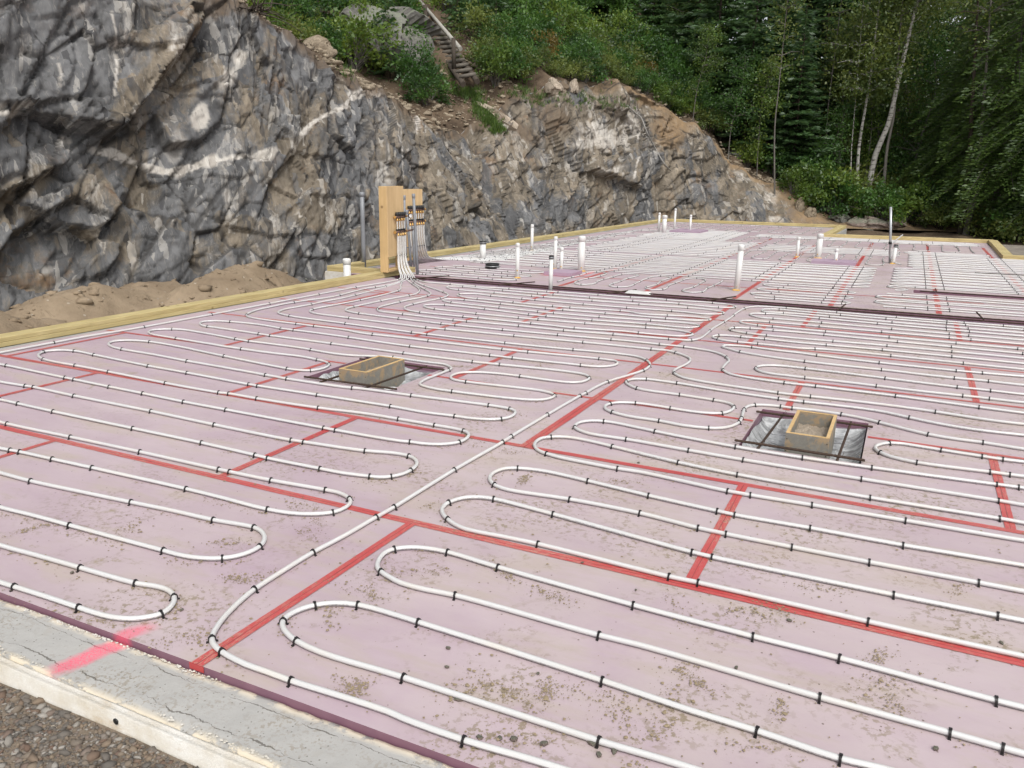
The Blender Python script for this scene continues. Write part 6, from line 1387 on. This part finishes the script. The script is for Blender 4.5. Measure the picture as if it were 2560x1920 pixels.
# shrubs and small trees covering the slope above the rock
NAMES = {'A': ('shrub', 'bright green leafy shrub in the thicket on the slope', SHA), 'Y': ('shrub', 'yellow green leafy shrub in the thicket on the slope', SHY), 'O': ('shrub', 'shrub with leaves turning orange in the thicket on the slope', SHO),
         'F': ('fir_tree', 'small dark fir growing among the shrubs on the slope', FIRS), 'D': ('shrub', 'low dull green shrub in the thicket on the slope', SHD)}
i0, i1 = near_s(-12.4, 7), near_s(-5.6, 31.9)
taken = []
def try_shrub(k, r, kinds, smin, smax, gap, lo=.0):
    i = min(len(RW) - 2, max(0, int(np.searchsorted(RW, r)) - 1)); f = (r - RW[i]) / (RW[i + 1] - RW[i]); p = HS[k, i] * (1 - f) + HS[k, i + 1] * f
    x, y = projD(np.array([[p[0], p[1], p[2] + .8]])); x, y = float(x[0]), float(y[0])
    if not (330 < x < 1720 and y > -130): return
    # keep the log stairs and the soil bank below them open
    if -75 < (x - 905) - y * .64 - 20 < 52 and y < 215 and x < 1075 and math.hypot(p[0], p[1]) < 28 + (165 - y) / 165 * 8.2 + .2: return
    if 690 < x < 900 and 40 < y < 270 and math.hypot(p[0], p[1]) < 27.5: return
    for q in taken:
        if (q[0] - p[0]) ** 2 + (q[1] - p[1]) ** 2 < gap * gap: return
    taken.append(p); kd = random.choice(kinds); nm, lb, lst = NAMES[kd]
    plant(nm, lb, 'tree' if kd == 'F' else 'shrub', random.choice(lst), (p[0], p[1], p[2] - .08), random.uniform(smin, smax), None, 'thicket on the slope above the rock cut', random.uniform(.85, 1.2), .06)
cols_ = np.nonzero((idx >= i0) & (idx <= i1))[0]
def clear_from(k):
    """bare soil band above the face, wider in the middle where the rubble slides"""
    v = S[idx[k], 1]; return np.interp(v, [6, 11, 12.5, 14, 17, 20, 22.5, 24.5, 26.5, 30, 32], [.6, .8, 1.3, 1.7, 2.0, 1.7, 1.2, .5, .2, .2, 1.0])
for _ in range(1100):
    k = int(random.choice(cols_)); c0 = clear_from(k); r = c0 + abs(random.gauss(0, .9))
    try_shrub(k, r, 'AAAYYYDDO', .42, .85, .55)
for _ in range(900):
    k = int(random.choice(cols_)); c0 = clear_from(k); r = c0 + random.uniform(.8, 7.5)
    try_shrub(k, r, 'AAAYYYYDF', .8, 1.25, .95)
for _ in range(500):
    k = int(random.choice(cols_)); r = clear_from(k) + random.uniform(6.5, 16)
    try_shrub(k, r, 'AAAYYF', 1.2, 1.9, 1.45)
for (x, y, kd, s_) in ((1490, 45, 'O', 1.5), (1400, 140, 'Y', 1.2), (1560, 75, 'O', 1.3)):
    p = cast('D', x, y)
    if p: nm, lb, lst = NAMES[kd]; plant(nm, 'orange tinged shrub high in the thicket' if kd == 'O' else lb, 'shrub', lst[0], (p.x, p.y, p.z - .4), s_, None, 'thicket on the slope above the rock cut')
# trees up on the slope behind the shrubs
def trees(spec, name, label, cat, lst, grp):
    for (x, dist, sc) in spec: plant(name, label, cat, random.choice(lst), onD(x, dist), sc * random.uniform(.95, 1.05), None, grp, None, .015)
G1 = 'trees of the wood behind the slab'
trees([(560, 34, .6), (690, 37, .8), (820, 41, .8), (1080, 40, .7), (1190, 43, .8), (1330, 46, .85), (1440, 44, .8)], 'leafy_tree', 'leafy tree standing on the slope behind the thicket', 'tree', BRD, G1)
trees([(960, 38.5, .75), (1010, 40, .9), (1130, 46, .9), (1260, 44, .8), (1385, 41, .75)], 'fir_tree', 'dark fir on the upper slope behind the thicket', 'tree', FIR, G1)
for (x, dist, sc, lb) in ((1520, 37, 1.12, 'tall dense fir, leftmost of the group behind the end of the rock cut'), (1590, 36, 1.0, 'dense fir second from the left of the group behind the end of the rock cut'), (1655, 37.5, 1.15, 'bushy fir in the middle of the group behind the end of the rock cut'), (1700, 36, .9, 'smaller fir in front at the right of the group behind the rock cut'), (1560, 41, 1.3, 'taller fir in the second row behind the end of the rock cut'), (1625, 42, 1.35, 'tallest fir of the second row behind the rock cut'), (1740, 41, 1.25, 'fir right of the dark pine trunks'), (1480, 40, 1.1, 'fir behind the pink outcrop'), (1450, 45, 1.2, 'fir standing far up the slope above the pink outcrop')):
    plant('fir_tree', lb, 'tree', random.choice(FIR), onD(x, dist), sc, None, G1, None, .015)
trees([(1752, 45, 1.), (1772, 46, 1.05), (1805, 50, 1.1), (1700, 54, 1.1), (1905, 46, 1.), (2075, 50, .95), (1600, 56, 1.), (1850, 58, 1.1), (2300, 56, 1.1), (1480, 58, 1.)], 'pine_tree', 'tall dark pine with a bare trunk deep in the wood', 'tree', PINE, G1)
trees([(1760, 39, .8), (1800, 43, 1.0), (1850, 46, 1.1), (1880, 41, .8), (1935, 47, 1.0), (2000, 50, .95), (2050, 44, .85), (1720, 47, 1.2), (2100, 47, .85), (2200, 44, .9), (2280, 40, 1.1), (1790, 55, 1.5), (1900, 57, 1.1), (1960, 60, 1.0), (2120, 60, 1.0), (2240, 62, 1.1), (1660, 50, 1.4), (2330, 50, 1.4)], 'fir_tree', 'dark fir in the shaded wood behind the birches', 'tree', FIR, G1)
trees([(1790, 38, .75), (1870, 39.5, .85), (1960, 38, .8), (2015, 40, .9), (2080, 38.5, .75), (1830, 40, .95), (1945, 41, 1.), (2040, 48, 1.15), (2125, 43, 1.0), (1780, 47, 1.1), (2210, 54, 1.2), (1900, 52, 1.2)], 'leafy_tree', 'leafy tree among the dark trees of the wood', 'tree', BRD, G1)
for (x, dist, sc, lb) in ((2060, 36, 1.0, 'drooping green cedar at the right, left of the picture edge'), (2140, 34, 1.05, 'large drooping cedar filling the right edge of the picture'), (2235, 33, 1.0, 'drooping cedar just beyond the right edge'), (2105, 39, 1.15, 'cedar behind the two drooping cedars at the right')):
    plant('cedar_tree', lb, 'tree', CED[len(lb) % 2], onD(x, dist), sc, None, 'cedars at the right edge')
# birches with traced leaning trunks
def birch(label, pts, rad, seed, leafn=4200, bark='barkB', z0=.62, r=1.9, dist=36, name='birch_tree', leaf='leafB'):
    b = onD(pts[0][0], dist, 'D', 500); base = Vector(b); W = [base]
    P0 = atd('P3', pts[0][1][0], pts[0][1][1], dist)
    for (_, q) in pts[1:]:
        p = atd('P3', q[0], q[1], dist); W.append(p)
    top_ = W[-1] + (W[-1] - W[-2]).normalized() * 4.5; W.append(top_)
    L = [w - base for w in W]; L[0] = Vector((0, 0, -.3)); pr = register(broad_meshes(seed, 1, r, leafn, .12, z0, rad, L, 34), bark, leaf)
    plant(name, label, 'tree', pr, base, 1, 0, 'birch trunks at the edge of the wood')
Dx = lambda x: (1500 + x / 2.0868) * .86406
birch('straight slim white birch left of the leaning one', [(Dx(1325), (1325, 980)), (0, (1352, 760)), (0, (1385, 560)), (0, (1410, 400)), (0, (1432, 220))], .08, 1001, 7000, 'barkB', .52, 2.0)
birch('thick white birch leaning to the right', [(Dx(1365), (1365, 1000)), (0, (1440, 800)), (0, (1500, 660)), (0, (1545, 470)), (0, (1590, 270)), (0, (1625, 130))], .135, 1002, 7500, 'barkB', .6, 2.3, 36)
birch('thin grey trunk right of the leaning birch', [(Dx(1460), (1460, 1000)), (0, (1500, 760)), (0, (1530, 620)), (0, (1545, 430))], .075, 1003, 1800, 'barkG', .7)
birch('thinnest pale stem left of the slim birch', [(Dx(1300), (1300, 930)), (0, (1312, 780)), (0, (1325, 620))], .032, 1004, 900, 'barkB', .55, 1.0)
birch('slender bare grey sapling in front of the firs', [(Dx(897), (897, 830)), (0, (912, 660)), (0, (930, 480))], .038, 1005, 900, 'barkG', .6, .9, 34)
birch('dark trunk at the right edge of the wood below the cedar', [(Dx(1885), (1885, 1230)), (0, (1900, 1060)), (0, (1925, 880)), (0, (1940, 600))], .13, 1006, 600, 'barkD', .8, 1.5, 34, 'old_tree')
birch('pale rough forked trunk beside the dark trunk at the right edge', [(Dx(1905), (1905, 1230)), (0, (1935, 1100)), (0, (1970, 980)), (0, (1990, 700))], .12, 1007, 600, 'barkG', .8, 1.5, 33.7, 'old_tree')
birch('reddish brown pine trunk standing back between the birches and the cedar', [(Dx(1620), (1620, 900)), (0, (1640, 700)), (0, (1660, 450)), (0, (1690, 150))], .26, 1008, 900, 'barkD', .8, 2.5, 43, 'pine_tree', 'leafP')
birch('thin dark stem behind the shrubs left of the birches', [(Dx(1150), (1150, 740)), (0, (1190, 560)), (0, (1205, 440))], .04, 1009, 500, 'barkG', .6, .9, 37)
# shrubs at the edge of the wood
E_ = 'shrubs at the edge of the wood'
for (x, d_, sc, kd, lb) in ((1760, 34.6, 1.1, 'Y', 'yellow green shrub at the end of the rock cut, left of the birches'), (1790, 34.8, 1.3, 'Y', 'larger yellow green shrub at the foot of the birches'), (1800, 34.5, 1.0, 'A', 'green shrub just left of the birch trunks'), (1725, 36.0, 1.1, 'A', 'green shrub above the bank at the end of the rock cut'),
        (1855, 34.4, .9, 'Y', 'low yellow green shrub at the foot of the leaning birch'), (1900, 34.2, .95, 'A', 'leafy shrub behind the steel pipe'), (1950, 34.6, 1.0, 'Y', 'light green shrub right of the steel pipe'), (1990, 35.2, .95, 'A', 'green shrub between the steel pipe and the dark trunk'), (2030, 34.5, .8, 'D', 'low dull shrub left of the dark trunk'),
        (2085, 34.8, .9, 'D', 'dull shrub behind the dark trunk'), (2135, 34, .95, 'D', 'dull green shrub below the large cedar'), (2180, 33.5, 1.0, 'A', 'green shrub at the right edge below the cedar'), (2225, 33, 1.0, 'D', 'dull shrub just beyond the right edge'), (1830, 36.5, 1.3, 'D', 'dull shrub behind the birch trunks'), (1925, 37, 1.4, 'D', 'taller dull shrub in the shade behind the steel pipe'), (2010, 38, 1.5, 'D', 'tall dull shrub in the shade of the wood'), (1702, 34.4, .75, 'Y', 'small green shrub on the bank'), (1660, 36.0, .8, 'A', 'small leafy shrub on the end of the rock cut'), (1600, 35.4, .8, 'Y', 'small light shrub on top of the end of the rock cut')):
    nm, _, lst = NAMES[kd]; plant(nm, lb, 'shrub', random.choice(lst), onD(x, d_), sc, None, E_, None, .05)
for (x, d_, sc, k) in ((1560, 34.5, .9, 0), (1625, 35, 1.0, 1), (1760, 36, .9, 0), (1480, 34, .8, 1), (1850, 38, 1.1, 1)):
    plant('sapling_tree', 'thin leafy sapling in front of the firs', 'tree', SAP[k], onD(x, d_), sc, None, 'saplings in front of the wood', None, .05)
p = cast('P3', 560, 470)
if p:
    rg = np.random.default_rng(5); C = np.array([p.x, p.y, p.z + .6]) + rg.normal(size=(260, 3)) * np.array([.28, .28, .35]); D_ = rg.normal(size=(260, 3)); D_[:, 2] -= .8
    V, F, c = leaves(C - ray('P3', 560, 470).normalized() * .6, D_, .12, rg, .3); obj('dead_branch', npmesh('dead_branch', V, F, False, cols=c), M['leafR'], label='dead fir branch with rust orange needles hanging above the end of the rock cut', category='branch')
# grass strip on the soil slope, thin grass tufts
def grass_patch(cells, n, hgt, label, seed):
    rg = np.random.default_rng(seed); C = []
    for k in range(n):
        a, b = cells[rg.integers(len(cells))], rg.normal(size=2); q = cast('P2', a[0] + b[0] * a[2], a[1] + b[1] * a[3])
        if q is not None: C.append(tuple(q))
    if not C: return
    C = np.repeat(np.array(C), 9, 0) + np.concatenate([rg.normal(0, .035, (len(C) * 9, 2)), np.zeros((len(C) * 9, 1))], 1); D_ = rg.normal(size=C.shape) * np.array([.35, .35, 0]) + np.array([0, 0, 1])
    V, F, c = leaves(C, D_, hgt, rg, .10, 0); obj('grass', npmesh('grass', V, F, False, cols=c), M['grass'], label=label, category='grass', kind='stuff')
grass_patch([(1180, 640, 22, 30), (1210, 690, 25, 25), (1250, 730, 28, 22), (1300, 780, 24, 16), (1150, 570, 30, 22), (1090, 560, 30, 14)], 420, .17, 'bright green grass growing down the soil band above the rock cut', 11)
grass_patch([(1430, 560, 60, 30), (1560, 590, 60, 25), (1760, 590, 60, 25), (1950, 620, 80, 20), (1000, 470, 70, 40), (860, 400, 60, 30), (740, 200, 30, 60), (420, 400, 40, 40), (250, 130, 60, 20)], 420, .15, 'thin tufts of weeds along the top of the rock cut', 13)
# dry fallen sticks on the wood floor
mb = MB()
for k in range(170):
    x, y = random.uniform(1720, 2200), random.uniform(400, 500); p = atd('D', x, y, random.uniform(35, 46)); z = ground_z(p.x, p.y); d = Vector((random.gauss(0, 1), random.gauss(0, .5), abs(random.gauss(.2, .5)))).normalized() * random.uniform(.5, 2.2)
    mb.tube([(p.x, p.y, z), Vector((p.x, p.y, z + random.uniform(0, .25))) + d * .5, Vector((p.x, p.y, z)) + d], [.018, .012, .005], 4, False)
mb.build('dead_twigs', M['twig'], label='dead grey twigs lying under the trees', category='twigs', kind='stuff')

# every plant of a thicket gets a label of its own: look, landmark, row, and only then its order
def relabel(group, marks, noun):
    obs = [o for o in COL.objects if o.get('group') == group and o.parent is None]; by = {}
    for o in obs:
        x, y = projD(np.array([[o.location.x, o.location.y, o.location.z + .8]])); x, y = float(x[0]), float(y[0]); sz = o.scale.x
        look = o['label']; 
        for a, b in noun.items():
            if look.startswith(a): look = b; break
        land = [m_ for lim, m_ in marks if x < lim][0]; d = math.hypot(o.location.x, o.location.y)
        by.setdefault((look, land), []).append((d, x, o, sz))
    ordn = ['nearest', 'second nearest', 'third nearest', 'fourth nearest', 'fifth nearest', 'sixth nearest', 'seventh nearest', 'eighth nearest', 'ninth nearest', 'tenth nearest', 'eleventh nearest', 'twelfth nearest', 'thirteenth nearest', 'fourteenth nearest', 'fifteenth nearest', 'sixteenth nearest', 'seventeenth nearest', 'eighteenth nearest', 'nineteenth nearest', 'twentieth nearest', 'last but three', 'last but two', 'last but one']
    for (look, land), L_ in by.items():
        L_.sort(key=lambda q: q[0]); big = max(L_, key=lambda q: q[3])[2]; left = min(L_, key=lambda q: q[1])[2]; right = max(L_, key=lambda q: q[1])[2]
        for i, (d, x, o, sz) in enumerate(L_):
            if len(L_) == 1: o['label'] = look + ' ' + land
            elif o is left: o['label'] = 'leftmost ' + look + ' ' + land
            elif o is right: o['label'] = 'rightmost ' + look + ' ' + land
            elif o is big: o['label'] = 'largest ' + look + ' ' + land
            else: o['label'] = (ordn[i] if i < len(ordn) else 'farthest') + ' ' + look + ' ' + land
relabel('thicket on the slope above the rock cut', [(600, 'above the left end of the rubble'), (720, 'left of the lichen boulder'), (800, 'behind the left half of the lichen boulder'), (880, 'between the lichen boulder and the stairs'), (960, 'beside the log stairs'), (1040, 'right of the log stairs'), (1110, 'above the green grass'), (1180, 'left above the pink outcrop'), (1250, 'above the quartz boulders'), (1320, 'above the middle of the pink outcrop'), (1390, 'above the hanging cable'), (1470, 'above the right part of the outcrop'), (9999, 'left of the fir group')],
        {'bright green': 'bright green shrub', 'yellow green': 'yellow green shrub', 'shrub with leaves': 'orange tinged shrub', 'orange': 'orange tinged shrub', 'small dark fir': 'small dark fir', 'low dull': 'dull green shrub'})
relabel('trees of the wood behind the slab', [(700, 'above the left rubble band'), (900, 'behind the lichen boulder'), (1150, 'above the log stairs'), (1400, 'above the pink outcrop'), (1500, 'left of the fir group'), (1600, 'behind the left firs of the group'), (1690, 'behind the right firs of the group'), (1770, 'at the dark pine trunks'), (1830, 'left of the slim birch'), (1890, 'behind the birches'), (1950, 'behind the steel pipe'), (2030, 'left of the dark trunk'), (2110, 'behind the dark trunk'), (2212, 'behind the large cedar'), (9999, 'past the right edge of the picture')],
        {'leafy tree': 'leafy tree', 'dark fir': 'dark fir', 'tall dark pine': 'tall dark pine', 'tall dense fir': 'tall dense fir', 'dense fir': 'dense fir', 'bushy fir': 'bushy fir', 'smaller fir': 'smaller fir', 'taller fir': 'taller fir', 'tallest fir': 'very tall fir', 'fir': 'fir'})
relabel('saplings in front of the wood', [(1500, 'beside the outcrop'), (1600, 'in front of the left firs'), (1700, 'in front of the right firs'), (1800, 'at the dark pine trunks'), (9999, 'behind the birches')], {'thin leafy': 'thin leafy sapling'})
